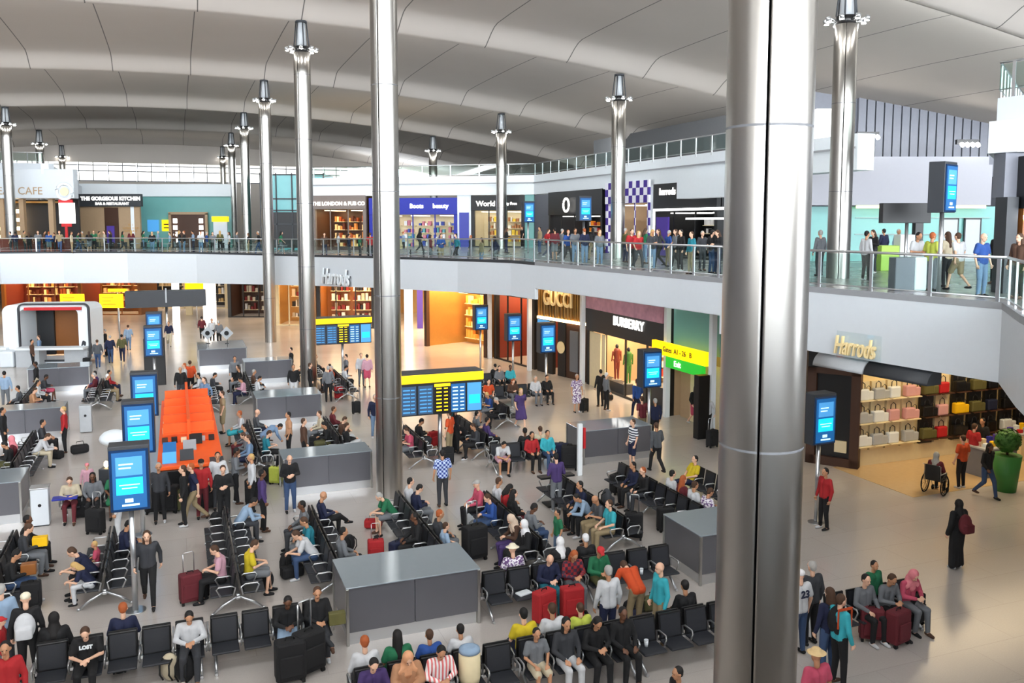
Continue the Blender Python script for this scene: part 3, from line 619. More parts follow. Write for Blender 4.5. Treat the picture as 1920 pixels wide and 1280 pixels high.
b = MB(); b.box(-1.6, 2.1, 2.3, 2.5, .3, 3.3); b.obj('back_panel', 'goldbrown', r); b = MB(); b.box(-1.6, -.6, 2.1, 2.3, .3, 3.3); b.obj('dark_panel', 'dark', r)
b = MB(); b.box(-1.6, 2.2, -.9, 0, 1.0, 1.12); b.obj('worktop', 'white', r); b = MB(); b.box(-1.6, -.3, -.8, .2, 0, 1.0); b.obj('counter_front', 'lgrey', r); b = MB(); b.box(.9, 2.2, -.3, .2, 0, 1.0); b.obj('counter_front', 'lgrey', r)
b = MB(); b.box(-4.6, -2.3, -.4, .6, .95, 1.1, .03); b.box(-4.6, -2.4, -.3, .5, .7, .95, .02); b.obj('side_shelf', 'white', r)
b = MB(); b.box(-2.5, -1.7, -.9, .8, 0, .95, .1); b.obj('side_plinth', 'white_b', r)
# script letters on the fascias
dv = (LEFT[3][0]-LEFT[4][0]); an = math.atan2(dv.y, dv.x)
def facp(u):
    for (a, za, ba), (b_, zb_, bb) in zip(LEFT, LEFT[1:]):
        ua = 960+F*a.x/a.y; ub = 960+F*b_.x/b_.y
        if ub <= u <= ua:
            d = b_-a; k = (u-960)/F; l = (k*a.y-a.x)/(d.x-k*d.y); return a+d*l, za+(zb_-za)*l
q, zq = facp(633)
e = empty('script_sign', q+Vector((0,-.1,zq-1.3)), an, 'white script lettering on the white fascia between two columns', 'sign')
text('Harrods', 1.5, 'grey', e, (.04, -.1, -.04), (PI/2,0,0), name='outline_letters', ext=.02, shear=.25, sx=.72); text('Harrods', 1.5, 'white', e, (0, -.22, 0), (PI/2,0,0), ext=.05, shear=.25, bold=.01, sx=.72)  # grey copy behind gives the script its outline
# ------------------------------------------------------------------ right-hand department store
dv = RIGHT[2]-RIGHT[3]; an = math.atan2(dv.y, dv.x)
def on_r(u):
    a, b_ = RIGHT[2], RIGHT[3]; d = b_-a; k = (u-960)/F; l = (k*a.y-a.x)/(d.x-k*d.y); return a+d*l
q = on_r(1608)
e = empty('script_sign', q+Vector((0,-.2,4.95)), an, 'cream script lettering on a glass plate over the grey awning', 'sign')
text('Harrods', .72, 'cream_lit', e, (-.05, -.08, .05), (PI/2,0,0), ext=.04, shear=.25, bold=.008, sx=.55)
b = MB(); b.box(-.7, .75, 0, .03, -.3, .45); b.obj('glass_plate', 'glass_clear', e)
def awn(name, u0, u1, z, m, label, r0=.42):
    a, b_ = on_r(u0), on_r(u1); d = b_-a; L = d.length
    b = MB(); n = 10
    pr = [(0,0)]+[(-r0*1.3*math.sin(PI/2*k/n), -r0*(1-math.cos(PI/2*k/n))) for k in range(n+1)]+[(0,-r0)]
    v0 = [b.bm.verts.new((0,y,zz)) for y, zz in pr]; v1 = [b.bm.verts.new((L,y,zz)) for y, zz in pr]
    b.bm.faces.new(v0); b.bm.faces.new(v1[::-1])
    for k in range(len(pr)): f = b.bm.faces.new((v0[k], v0[(k+1)%len(pr)], v1[(k+1)%len(pr)], v1[k])); f.smooth = True
    o = b.obj(name, m, None, a+Vector((.22,.3,z)), math.atan2(d.y,d.x)); tag(o, label, 'awning', 'curved awnings below the right fascia')
awn('awning', 1548, 1644, 4.75, 'lgrey', 'pale grey curved awning under the right fascia'); awn('awning', 1646, 1770, 4.75, 'charcoal', 'dark curved awning beside the pale grey one')
r = empty('store_front', W(24.0,20.4), TH-.95, 'black store portal with small script sign, right lower level', 'shop')
b = MB(); b.box(0, 1.75, 0, .35, 3.4, 4.75); b.obj('sign_band', 'black', r); text('Harrods', .42, 'softwhite', r, (.9, -.05, 4.0), (PI/2,0,0), ext=.02, shear=.25, bold=.01, sx=.8)
b = MB(); b.box(0, .3, -.05, .3, 0, 3.4); b.box(1.45, 1.75, -.05, .3, 0, 3.4); b.box(0, 1.75, -.05, .3, 3.2, 3.4); b.box(0, 1.75, -.05, .3, 0, .3); b.obj('portal_frame', 'brown', r)
b = MB(); b.box(.3, 1.45, .1, .3, .3, 3.2); b.obj('dark_window', 'black', r); b = MB(); b.box(.95, 1.35, 0, .1, .5, .9); b.obj('poster', 'cream', r)
wallbox('wall_store', W(23.0,21.4), W(23.0,36), 0, 5.3, 'cream_lit'); wallbox('trim_40', W(22.85,21.35), W(22.85,33), 0, .55, 'cream')
mb = MB(); mb.box(20.8, 37, 19.6, 23.1, 0, .012); struct(mb, 'floor_store', mat('store_floor', (206,176,132), .2), (0,0,0), TH)
bag_c = [('grey','lgrey'),('white','white'),('pink','pink_b'),('black','black'),('red','red'),('olive','olive'),('yellow','yellow_p'),('navy','navy'),('tan','tan')]
mat('pink_b', (214,160,160), .6); mat('olive', (96,92,50), .6)
b = MB(); b.box(-.2, .2, -.09, .09, 0, .34, .04); bag_body = b.me('body')
b = MB(); b.tube([(-.1,0,.33),(-.09,0,.48),(0,0,.54),(.09,0,.48),(.1,0,.33)], .014, 6); bag_handle = b.me('handle')
def bag(loc, rz, col, label, group, sc=1.):
    e = empty('handbag', loc, rz, label, 'bag', group, sc); put('body', bag_body, M[col], e); put('handle', bag_handle, M['dark'] if col != 'black' else M['charcoal'], e)
bag_body.materials.append(M['grey']); bag_handle.materials.append(M['dark'])
cols = [(21.75,('white','grey','white')),(22.45,('grey','white','grey')),(23.15,('white','pink','white')),(23.85,('pink','pink','grey')),(24.7,('olive','black','olive')),(25.4,('red','pink','red')),(26.2,('black','yellow','black')),(27.0,('olive','olive','black')),
        (27.8,('black','navy','black')),(28.6,('black','black','white')),(29.4,('navy','white','black')),(30.2,('yellow','yellow','olive')),(31.1,('red','tan','red')),(32.0,('white','red','pink')),(32.9,('tan','red','navy'))]
cm = dict(bag_c); ordn = ['top', 'middle', 'bottom']
for k, (t, cs) in enumerate(cols):
    ra = empty('display_rack', W(22.75, t), TH, 'narrow display rack on the cream store wall, ' + ('first' if k == 0 else '%s from left' % ['', 'second','third','fourth','fifth','sixth','seventh','eighth','ninth','tenth','eleventh','twelfth','thirteenth','fourteenth','fifteenth'][k]), 'rack', 'display racks on the store wall')
    b = MB(); b.box(-.3, .3, .1, .2, .5, 2.95); b.obj('back_panel', 'dark' if k in (4,6,7,8,9,10) else 'cream', ra)
    for j in range(3):
        z = 2.35-.8*j; b = MB(); b.box(-.3, .3, -.2, .12, z-.03, z); b.obj('shelf', 'cream' if k < 4 else 'brown', ra)
        for i in (0, 1):
            if i == 1 and k % 3 == 2: continue
            bag(W(22.72, t-.13+.27*i, z), TH, cm[cs[j]], '%s handbag on the %s shelf of the wall racks' % (cs[j], ordn[j]), 'handbags on the store wall', 1.15 if not i else .9)
def display_table(s, t, w_, d_, h, m, label):
    r = empty('display_table', W(s, t), TH, label, 'table', 'display tables in the store')
    b = MB(); b.box(-w_/2, w_/2, -d_/2, d_/2, h-.06, h, .01); b.obj('tabletop', 'lgrey', r); b = MB(); b.box(-w_/2+.05, w_/2-.05, -d_/2+.05, d_/2-.05, 0, h-.06); b.obj('base', m, r)
    return r
display_table(20.6, 25.2, 1.5, .9, 1.0, 'slat_gray', 'grey display table stacked with goods, behind the wheelchair'); display_table(21.6, 28.0, 1.2, .8, 1.0, 'cream', 'cream display table with red gifts beside the orange top')
display_table(21.9, 30.6, .9, .8, .8, 'red', 'red display table deep in the store')
for k in range(16):
    g = k // 8; s, t = ((20.6, 25.2), (21.6, 28.0))[g]; i = k % 8
    b = MB(); c = ['white','red','blue','yellow_p','lgrey','purple','orange','cream'][(i*3+g) % 8]; h = .12+.05*(i % 4); b.box(-.08, .08, -.07, .07, 0, h, .01)
    cn_ = {'yellow_p':'yellow','lgrey':'grey'}.get(c, c)
    o = b.obj('gift_box', c, None, W(s-.2+.38*(i//4), t-.48+.3*(i%4), 1.0), TH); tag(o, 'small %s gift box on the %s display table' % (cn_, ('grey','cream')[g]), 'box', 'gift boxes on the display tables')
pl = empty('potted_topiary', UV(1908,26.5), 0, 'green ball topiary on a tall green planter at right edge', 'plant')
b = MB(); b.lathe([(.3,0),(.42,1.15),(.4,1.15)], 20); b.obj('planter', mat('green_p', (60,130,60), .5), pl)
b = MB(); rr = random.Random(8)
for k in range(500):
    th = rr.uniform(0, 2*PI); ph = math.acos(rr.uniform(-1,1)); d = Vector((math.sin(ph)*math.cos(th), math.sin(ph)*math.sin(th), math.cos(ph))); p = d*.36*rr.uniform(.85,1.08); a_ = d.orthogonal().normalized()*.06; c2 = d.cross(a_)
    vs = [b.bm.verts.new(p+x) for x in (a_, c2, -a_+d*.02, -c2)]; b.bm.faces.new(vs)
b.ell((0,0,0), (.33,.33,.33)); b.obj('foliage', 'leaf', pl, (0,0,1.6)); b = MB(); b.tube([(0,0,1.1),(0,0,1.4)], .04); b.obj('stem', 'brown', pl)
# ------------------------------------------------------------------ steel clad service boxes
def kiosk(s0, s1, t0, t1, label, h=1.2, seams=(.5,)):
    w_ = t1-t0; d = s1-s0; r = empty('steel_clad_box', W((s0+s1)/2, (t0+t1)/2), TH, label, 'service box', 'steel clad service boxes')
    b = MB(); b.box(-w_/2+.04, w_/2-.04, -d/2+.04, d/2-.04, 0, .26); b.obj('plinth', 'alu', r)
    b = MB(); n = len(seams)+1; xs = [-w_/2]+[-w_/2+w_*q for q in seams]+[w_/2]
    for x0, x1 in zip(xs, xs[1:]): b.box(x0+.012, x1-.012, -d/2, -d/2+.03, .26, h-.03); b.box(x0+.012, x1-.012, d/2-.03, d/2, .26, h-.03)
    b.box(-w_/2, -w_/2+.03, -d/2+.03, d/2-.03, .26, h-.03); b.box(w_/2-.03, w_/2, -d/2+.03, d/2-.03, .26, h-.03); b.box(-w_/2+.03, w_/2-.03, -d/2+.03, d/2-.03, .26, h-.05); b.obj('cladding_panel', 'cladding', r)
    for x in (-w_/2, w_/2):
        for y in (-d/2, d/2): b = MB(); b.box(x-.03, x+.03, y-.03, y+.03, 0, h-.03, .01); b.obj('corner_post', 'brushed', r)
    b = MB(); b.box(-w_/2-.03, w_/2+.03, -d/2-.03, d/2+.03, h-.03, h, .008); b.obj('top_panel', 'glasstop', r)
    return r
kiosk(16.55, 18.1, 2.93, 5.68, 'grey steel clad box nearest the viewer, bottom centre')
kiosk(26.6, 27.75, 2.85, 5.55, 'grey steel clad box behind the man in black jacket')
kiosk(36.4, 38.0, 2.88, 5.5, 'grey steel clad box in front of second column', seams=(.45,))
kiosk(46.2, 47.4, 3.1, 5.5, 'grey steel clad box in front of third column')
kiosk(51.6, 55.0, 1.0, 3.6, 'grey steel clad box under two small diamond lamps')
kiosk(26.95, 28.45, -7.0, -4.29, 'grey steel clad box at left edge beside the small bin')
kiosk(37.4, 38.6, -7.0, -4.31, 'grey steel clad box at left edge, second back')
kiosk(47.7, 49.2, -7.0, -4.27, 'grey steel clad box before the white framed bar')
kiosk(16.45, 18.05, 11.07, 13.7, 'steel clad box with glassy top beside the widest column')
kiosk(26.45, 27.85, 12.95, 15.6, 'steel clad box beside the man in striped top')
b = MB(); b.box(-.22, .22, -.2, .2, .03, 1.05, .02); bn = b.obj('litter_bin', 'white_b', None, W(26.6,-3.75), TH); tag(bn, 'pale square litter bin with round black opening beside left box', 'bin')
b = MB(); b.box(-.2, .2, -.18, .18, 0, .03); b.obj('base', 'charcoal', bn); b = MB(); b.lathe([(.045, -.01), (.045, .01)], 14); b.obj('opening', 'black', bn, (0,-.2,.6), rot=(PI/2,0,0))
b = MB(); b.box(-.24, .24, -.22, .22, 1.05, 1.09, .01); b.obj('lid', 'alu', bn)
b = MB(); b.box(-.22, .22, -.2, .2, .03, 1.1, .02); bn = b.obj('litter_bin', 'lgrey', None, W(38.0,-3.6), TH); tag(bn, 'grey litter bin beside the second left box', 'bin')
b = MB(); b.lathe([(.05, -.01), (.05, .01)], 14); b.obj('opening', 'black', bn, (0,-.2,.7), rot=(PI/2,0,0))
for k, u in enumerate((385, 421)):
    b = MB(); b.lathe([(.12,0),(.12,.02)], 12); e = b.obj('diamond_lamp', 'charcoal', None, UV(u, 51)+Vector((0,0,1.2))); tag(e, ['left small lamp with square head on the far box', 'right small lamp with square head on the far box'][k], 'lamp')
    b = MB(); b.box(-.28, .28, -.03, .03, -.28, .28); b.obj('diamond_head', 'lgrey', e, (0,0,.62), rot=(0,PI/4,0)); b = MB(); b.lathe([(.14,-.05),(.14,.05)], 12); b.obj('lens', 'black', e, (0,0,.62), rot=(PI/2,0,0)); b = MB(); b.tube([(0,.06,.02),(0,.06,.5)], .02, 6); b.obj('stem', 'charcoal', e)
# ------------------------------------------------------------------ information totems
def m_box(mats, *boxes):
    b = MB()
    for x in boxes: b.box(*x[:6], mi=x[6] if len(x) > 6 else 0)
    return b.me('m', *mats)
tb_case = m_box(['dark'], (-.4,.4,-.2,.2,2.28,3.7)); b = MB(); b.box(-.4,.4,-.2,.25,2.28,3.7,.015); tb_case = b.me('casing', 'charcoal')
tb_frame = m_box(['scr_frame'], (-.38,.38,-.225,-.2,2.3,3.62)); tb_scr = m_box(['scr_dk'], (-.33,.33,-.24,-.225,2.35,3.57))
tb_up = m_box(['scr_up'], (-.26,.26,-.25,-.24,3.07,3.47)); tb_cy = m_box(['scr_cy'], (-.26,.26,-.25,-.24,2.66,3.02)); tb_lg = m_box(['scr_tx'], (-.1,.06,-.25,-.24,2.49,2.57), (-.16,.18,-.25,-.24,2.41,2.45))
tb_tx = m_box(['scr_tx'], (-.2,.08,-.255,-.25,3.3,3.33), (-.2,.04,-.255,-.25,3.22,3.25), (-.2,.2,-.255,-.25,2.86,2.88), (-.15,.15,-.255,-.25,2.79,2.81))
b = MB(); b.tube([(0,0,0),(0,0,2.3)], .06, 12); b.lathe([(.22,0),(.22,.02)], 20); tb_pole = b.me('pole', 'alu')
def totem(p, label, rz=0., z=0.):
    r = empty('information_screen', (p.x, p.y, z), TH+rz, label, 'screen', 'blue information screens on poles')
    cs = put('casing', tb_case, None, r); put('pole', tb_pole, None, r); sc = put('screen', tb_scr, None, r); put('screen_frame', tb_frame, None, r)
    for n_, m_ in (('upper_panel', tb_up), ('lower_panel', tb_cy), ('symbol', tb_lg), ('screen_text', tb_tx)): put(n_, m_, None, sc)
totem(W(19.8,-1.08), 'blue information screen on pole, nearest of the left line'); totem(W(24.7,-1.08), 'second blue information screen of the left line'); totem(W(29.4,-1.08), 'third blue information screen of the left line')
totem(W(42.5,-1.1), 'fourth blue information screen of the left line, above black panel'); totem(W(49,-1.2), 'farthest blue information screen of the left line')
totem(W(18.9,16.5), 'blue information screen on pole by the black store portal', .05); totem(W(27.8,16.3), 'blue information screen beside the yellow and green signs'); totem(W(37,16.1), 'blue information screen before the gold slatted boutique')
totem(W(41.3,16.1), 'blue information screen before the dark framed boutique'); totem(W(46.3,16.05), 'blue information screen before the peach lit boutique')
totem(UV(1762,24.6), 'angled blue information screen on pole upstairs at far right', .35, 6.38); totem(UV(1094,50), 'blue information screen upstairs before the round emblem shop', 0, 5.95+.43-.2); totem(UV(990,58), 'blue information screen upstairs at the corner', 0, 6.38-.3)
r = flat_sign('hanging_display', 'wide black back of a display on thin pole, upstairs right', 1652, 1742, 381, 418, 26, 'black', cat='screen', th=.3, pole=.1, zb=6.38)
b = MB(); b.box(-.32, .32, 0, .35, 0, 3.4, .02); b.obj('black_panel_stand', 'black', None, UV(283,44), TH); tag(bpy.data.objects['black_panel_stand'], 'tall dark brown-black panel stand behind the left screens', 'stand')
bpy.data.objects['black_panel_stand'].scale = (1.6,1,.72)
def board(s, t, w_, label, z0=1.65, hi=1.45):
    r = empty('departure_board', W(s, t), TH, label, 'departure board', 'departure boards with yellow tops')
    b = MB(); b.box(-w_/2, w_/2, -.18, .18, z0, z0+hi-.32, .01); b.obj('casing', 'dark', r)
    b = MB(); b.box(-w_/2-.02, w_/2+.04, -.24, .2, z0+hi-.3, z0+hi, .02); b.obj('yellow_top', 'yellow', r); b = MB(); b.box(-w_/2, w_/2, -.22, .55, z0+hi, z0+hi+.05); b.obj('roof_panel', 'charcoal', r)
    b = MB(); b.tube([(0,.1,0),(0,.1,z0)], .08, 12); b.lathe([(.3,0),(.3,.03)], 20); b.obj('pole', 'alu', r)
    pw = w_/5; mats = ['scr_dull','scr_dull','yellow','scr_dk','scr_up']
    for k in range(5):
        x0 = -w_/2+k*pw+.04; b = MB(); b.box(x0, x0+pw-.08, -.2, -.18, z0+.05, z0+hi-.4); sc = b.obj('screen', mats[k] if k != 2 else 'black', r)
        b = MB()
        for j in range(7):
            z = z0+.12+j*.13
            if k == 4: continue
            b.box(x0+.05, x0+pw*(.5 if k < 2 else .4), -.21, -.2, z, z+.045); b.box(x0+pw*.55, x0+pw*.78, -.21, -.2, z, z+.04)
        if k == 4: b.box(x0+.06, x0+pw-.14, -.21, -.2, z0+.3, z0+.62)
        b.obj('screen_rows', ['scr_up','scr_up','yellow','scr_tx','scr_cy'][k], sc)
    b = MB(); b.box(-w_/2+2*pw+.02, -w_/2+3*pw, -.215, -.19, z0+hi-.46, z0+hi-.36); b.obj('yellow_strip', 'yellow', r)
board(*ST(UV(824,30.2)), 3.0, 'near departure board with yellow top and dark screens'); board(*ST(UV(640,47.8)), 3.15, 'far departure board with yellow top behind the columns')
# ------------------------------------------------------------------ orange promotional island
r = empty('promotional_island', W(30.5,.2), TH, 'long orange promotional sales island with black base', 'sales counter')
b = MB(); b.box(-.95, .95, -3.3, 7.2, 0, 1.0, .02); b.obj('base', 'black', r); b = MB(); b.box(-.95, .95, -3.2, 7.2, 1.0, 1.12, .02); b.obj('orange_top', 'orange', r)
b = MB()
for y in (-.2, 1.2, 2.6, 4.2, 5.8): b.box(-.8, .8, y, y+.12, 1.12, 1.75); b.box(-.8, .8, y-.15, y+.3, 1.4, 1.44)
b.box(-.05, .05, -.4, 6.8, 1.12, 1.9); b.obj('orange_shelf', 'orange', r)
b = MB(); b.box(.55, .95, -3.35, -2.7, 1.0, 1.16); b.obj('grey_end', 'charcoal', r)
for k, (x, y, c, cn_) in enumerate(((-.6,-2.9,'scr_up','blue'),(-.1,-2.7,'charcoal','dark grey'),(-.6,-1.6,'scr_dk','navy'),(0,-1.5,'signgrey','pale grey'),(.2,-.7,'black','black'))):
    b = MB(); b.box(-.2, .2, -.03, .03, 0, .42, .01); o = b.obj('product_card', c, None, W(30.5+y, .2+x, 1.12), TH, rot=(-.9,0,TH)); tag(o, '%s product card propped on the orange island' % cn_, 'display card', 'cards on the orange island')
rr = random.Random(5)
for k in range(18):
    x = rr.uniform(-.7,.7); y = .0+1.4*(k//6)-.02; c, cn_ = rr.choice((('black','black'),('cream','cream'),('brown','brown'),('lgrey','grey')))
    b = MB(); b.box(-.09, .09, -.05, .05, 0, rr.uniform(.1,.22), .01); o = b.obj('product_box', c, None, W(30.5+y-.28, .2-.75+.29*(k%6), 1.12), TH); tag(o, 'small %s product box on the orange island' % cn_, 'box', 'product boxes on the orange island')
r = empty('white_shade_lamp', W(27.8,-1.9), 0, 'white domed lamp on dark stand left of the screens', 'lamp'); b = MB(); b.ell((0,0,2.0), (.42,.42,.25)); b.obj('shade', 'white', r); b = MB(); b.box(-.35,.35,-.35,.35,0,1.15,.02); b.tube([(0,0,1.1),(0,0,1.9)], .03); b.obj('stand', 'charcoal', r)
b = MB(); b.ell((-.2,-.15,1.25), (.07,.07,.1)); b.ell((.15,-.2,1.25), (.07,.07,.1)); b.obj('candle_light', 'warmlamp', r)
# ticket machines
r = empty('check_in_machine', W(19.3,15.0), TH, 'grey self-service machine with small white notice beside pole', 'machine'); b = MB(); b.box(-.3, .3, -.2, .2, 0, 1.9, .03); b.obj('body', 'charcoal', r); b = MB(); b.box(-.14, .14, -.22, -.2, 1.3, 1.72); b.obj('notice', 'softwhite', r)
r = empty('white_info_post', W(25.4,12.3), TH, 'slim white information post with red side by the right box', 'post'); b = MB(); b.box(-.1, .06, -.06, .06, 0, 1.75, .01); b.obj('panel', 'white', r); b = MB(); b.box(.1, .18, -.04, .06, .9, 1.6); b.obj('red_side', 'red', r)
# ------------------------------------------------------------------ benches
PITCHS = .575
b = MB()      # seat shell: local origin at the seat centre on the beam line, facing -Y is the back; person faces +Y
b.box(-.245, .245, .1, .56, .40, .445, .02); seat_me = b.me('seat', 'mesh_seat')
b = MB(); b.box(-.25, .25, -.022, .022, 0, .50, .02); b.box(-.215, .215, .022, .028, .04, .46, mi=1); bmesh.ops.transform(b.bm, matrix=Matrix.Translation((0,.115,.43)) @ Matrix.Rotation(.16, 4, 'X'), verts=b.bm.verts); back_me = b.me('backrest', 'seat_frame', 'mesh_seat')
b = MB(); b.tube([(0,.1,.42),(0,.06,.60),(0,.16,.645),(0,.40,.645),(0,.44,.60),(0,.36,.43)], .019, 6); arm_me = b.me('armrest', 'alu')
def leg_me(dbl):
    b = MB()
    for y in ((-1, 1) if dbl else (1, -.45)): b.tube([(0, 0, .36), (0, y*.3, .2), (0, y*.5, .04)], .03, 8); b.tube([(0, y*.5, .03), (0, y*.56, .03)], .03, 8)
    b.tube([(0,0,.3),(0,0,.42)], .05, 10)
    return b.me('leg', 'alu')
leg1, leg2 = leg_me(False), leg_me(True)
SEATS = []
def bench(kind, c, start, n, label, dbl=True, face=None):
    # kind H: row runs across the hall at s=c from t=start; V: row runs along the hall at t=c from s=start
    L = (n-1)*PITCHS
    if kind == 'H': org = W(c, start); rz_ = TH+PI; dirx = -1   # local +Y faces -s (towards the viewer)
    else: org = W(start, c); rz_ = TH+PI/2; dirx = 1            # local +Y faces -t (left), local +X = +s
    root = empty('seating_bench', org, rz_, label, 'bench', 'rows of black waiting room seats')
    b = MB(); x0, x1 = (-L-.3, .3) if dirx < 0 else (-.3, L+.3); b.box(x0, x1, -.04, .04, .33, .39, .01); b.obj('beam', 'alu', root)
    sides = [1, -1] if dbl else [1]
    if face in ('N', 'E'): sides = [-1]
    for i in range(n):
        x = dirx*i*PITCHS
        for sd in sides:
            put('seat', seat_me, None, root, (x, 0, 0), 0 if sd > 0 else PI); put('backrest', back_me, None, root, (x, 0, 0), 0 if sd > 0 else PI)
            w_ = root.matrix_basis @ Vector((x, 0, 0))
            f = {('H',1):'S',('H',-1):'N',('V',1):'W',('V',-1):'E'}[(kind, sd)]
            SEATS.append([Vector((org.x, org.y, 0)) + Matrix.Rotation(rz_, 3, 'Z') @ Vector((x, .2*sd, 0)), f, label, False])
    for i in range(n+1):
        x = dirx*(i-.5)*PITCHS
        for sd in sides: put('armrest', arm_me, None, root, (x, 0, 0), 0 if sd > 0 else PI)
    nl = 2 if n < 6 else 3
    for k in range(nl):
        x = x0+.12+(x1-x0-.24)*k/(nl-1); put('leg', leg2 if dbl else leg1, None, root, (x, 0, 0), 0 if sides[0] > 0 else PI)
bench('H', 16.83, -2.3, 5, 'left half of the front left row of black seats')
bench('H', 16.83, .62, 4, 'right half of the front left row of black seats')
bench('H', 13.9, 2.80, 5, 'left third of the front centre row of black seats')
bench('H', 13.9, 5.75, 4, 'middle third of the front centre row of black seats')
bench('H', 13.9, 8.06, 4, 'right third of the front centre row, by widest column')
bench('H', 16.93, 6.14, 4, 'row of black seats right of the nearest steel box')
bench('H', 16.93, 8.5, 4, 'row of black seats behind the turquoise shirt')
bench('V', 1.0, 19.1, 8, 'black seats running back from behind the front left row')
bench('V', -1.7, 20.4, 5, 'black seats running back beside the nearest blue screen')
bench('V', 3.1, 19.1, 7, 'black seats running back left of the nearest steel box')
bench('V', 5.55, 18.9, 8, 'diagonal looking black seats behind the nearest steel box')
bench('V', 7.85, 18.6, 7, 'black seats under the pink shirted and black haired crowd')
bench('V', 10.45, 19.2, 8, 'black seats with the pale blue shirt at their left')
bench('V', 12.75, 19.2, 8, 'long empty looking black seats by the glassy topped box')
bench('V', -3.9, 20.4, 6, 'black seats at the left edge, near the yellow bag')
bench('H', 27.0, -3.0, 4, 'black seats under the man in cream shirt', dbl=False)
bench('V', -5.0, 30.6, 8, 'black seats beyond the left box')
bench('V', 2.35, 29.6, 8, 'black seats on the left between the second and third boxes')
bench('V', 5.15, 30.2, 6, 'black seats in the middle between second and third boxes')
bench('V', 7.7, 28.3, 5, 'black seats right of the near bare column')
bench('V', 10.05, 28.6, 6, 'black seats below the near departure board')
bench('H', 26.9, 9.9, 4, 'black seats behind the man in grey tee')
bench('H', 36.7, 13.0, 6, 'black seats before the gold slatted boutique')
bench('H', 40.0, 13.6, 4, 'black seats right of the round golden pillar')
bench('V', 7.3, 40.4, 7, 'black seats under the far departure board')
bench('V', 3.0, 41.2, 7, 'black seats before the third steel box')
bench('V', 12.4, 32.6, 5, 'black seats beyond the near departure board')
bench('V', 8.4, 35.2, 3, 'short row of black seats left of the near board', dbl=False)
bench('V', 6.5, 44.9, 5, 'black seats behind the second column')
bench('V', 1.1, 40.0, 7, 'black seats right of the fourth blue screen')
bench('V', -3.5, 42.4, 6, 'black seats left of the fourth blue screen')
bench('V', -6.3, 41.2, 8, 'far left black seats before the white framed bar')
bench('H', 13.45, 12.2, 4, 'short row of black seats right of widest column', dbl=False)
bench('V', 14.85, 20.4, 4, 'black seats of the man in yellow shirt', dbl=False)
# ------------------------------------------------------------------ people
SK = {'l': mat('skin_light', (226,180,152), .55), 'm': mat('skin_medium', (190,138,104), .55), 'd': mat('skin_dark', (104,68,48), .5)}
CLOTH = dict(black=(24,24,27), white=(232,234,238), grey=(128,132,138), charcoal=(62,64,70), navy=(28,36,72), blue=(44,88,170), paleblue=(168,196,226), red=(196,36,42), pink=(226,90,120), palepink=(230,176,194), green=(36,126,84), olive=(100,98,58), khaki=(174,154,118),
  teal=(34,140,160), turquoise=(62,196,212), yellow=(240,212,40), orange=(236,88,36), purple=(82,60,122), brown=(94,64,48), cream=(228,214,184), denim=(62,88,130), paledenim=(130,160,196), maroon=(116,36,46), peach=(216,160,120), lime=(214,226,90), gray2=(90,94,100))
for k, v in CLOTH.items(): mat('c_'+k, tuple(x*.84 for x in v), .85, noise=.1, scale=12)
pattern_mat('c_striped', 'stripe', (236,238,242), (40,48,70), 3.6); pattern_mat('c_patterned', 'check', (46,66,140), (190,206,236), 16); pattern_mat('c_floral', 'noise', (110,80,130), (236,232,238), 22)
pattern_mat('c_plaid', 'check', (150,40,46), (60,40,60), 14); pattern_mat('c_stripey', 'vstripe', (240,236,236), (226,120,120), 5)
HAIRC = dict(black=(20,17,17), brown=(72,48,32), blond=(196,160,100), ginger=(166,84,40), grey=(168,166,162), white=(226,226,228), cream=(228,220,196), pink=(222,130,140), beige=(214,190,168), red=(190,40,44), peach=(214,156,116), straw=(220,190,140), navy=(30,36,64))
for k, v in HAIRC.items(): mat('h_'+k, v, .75, noise=.15, scale=25)
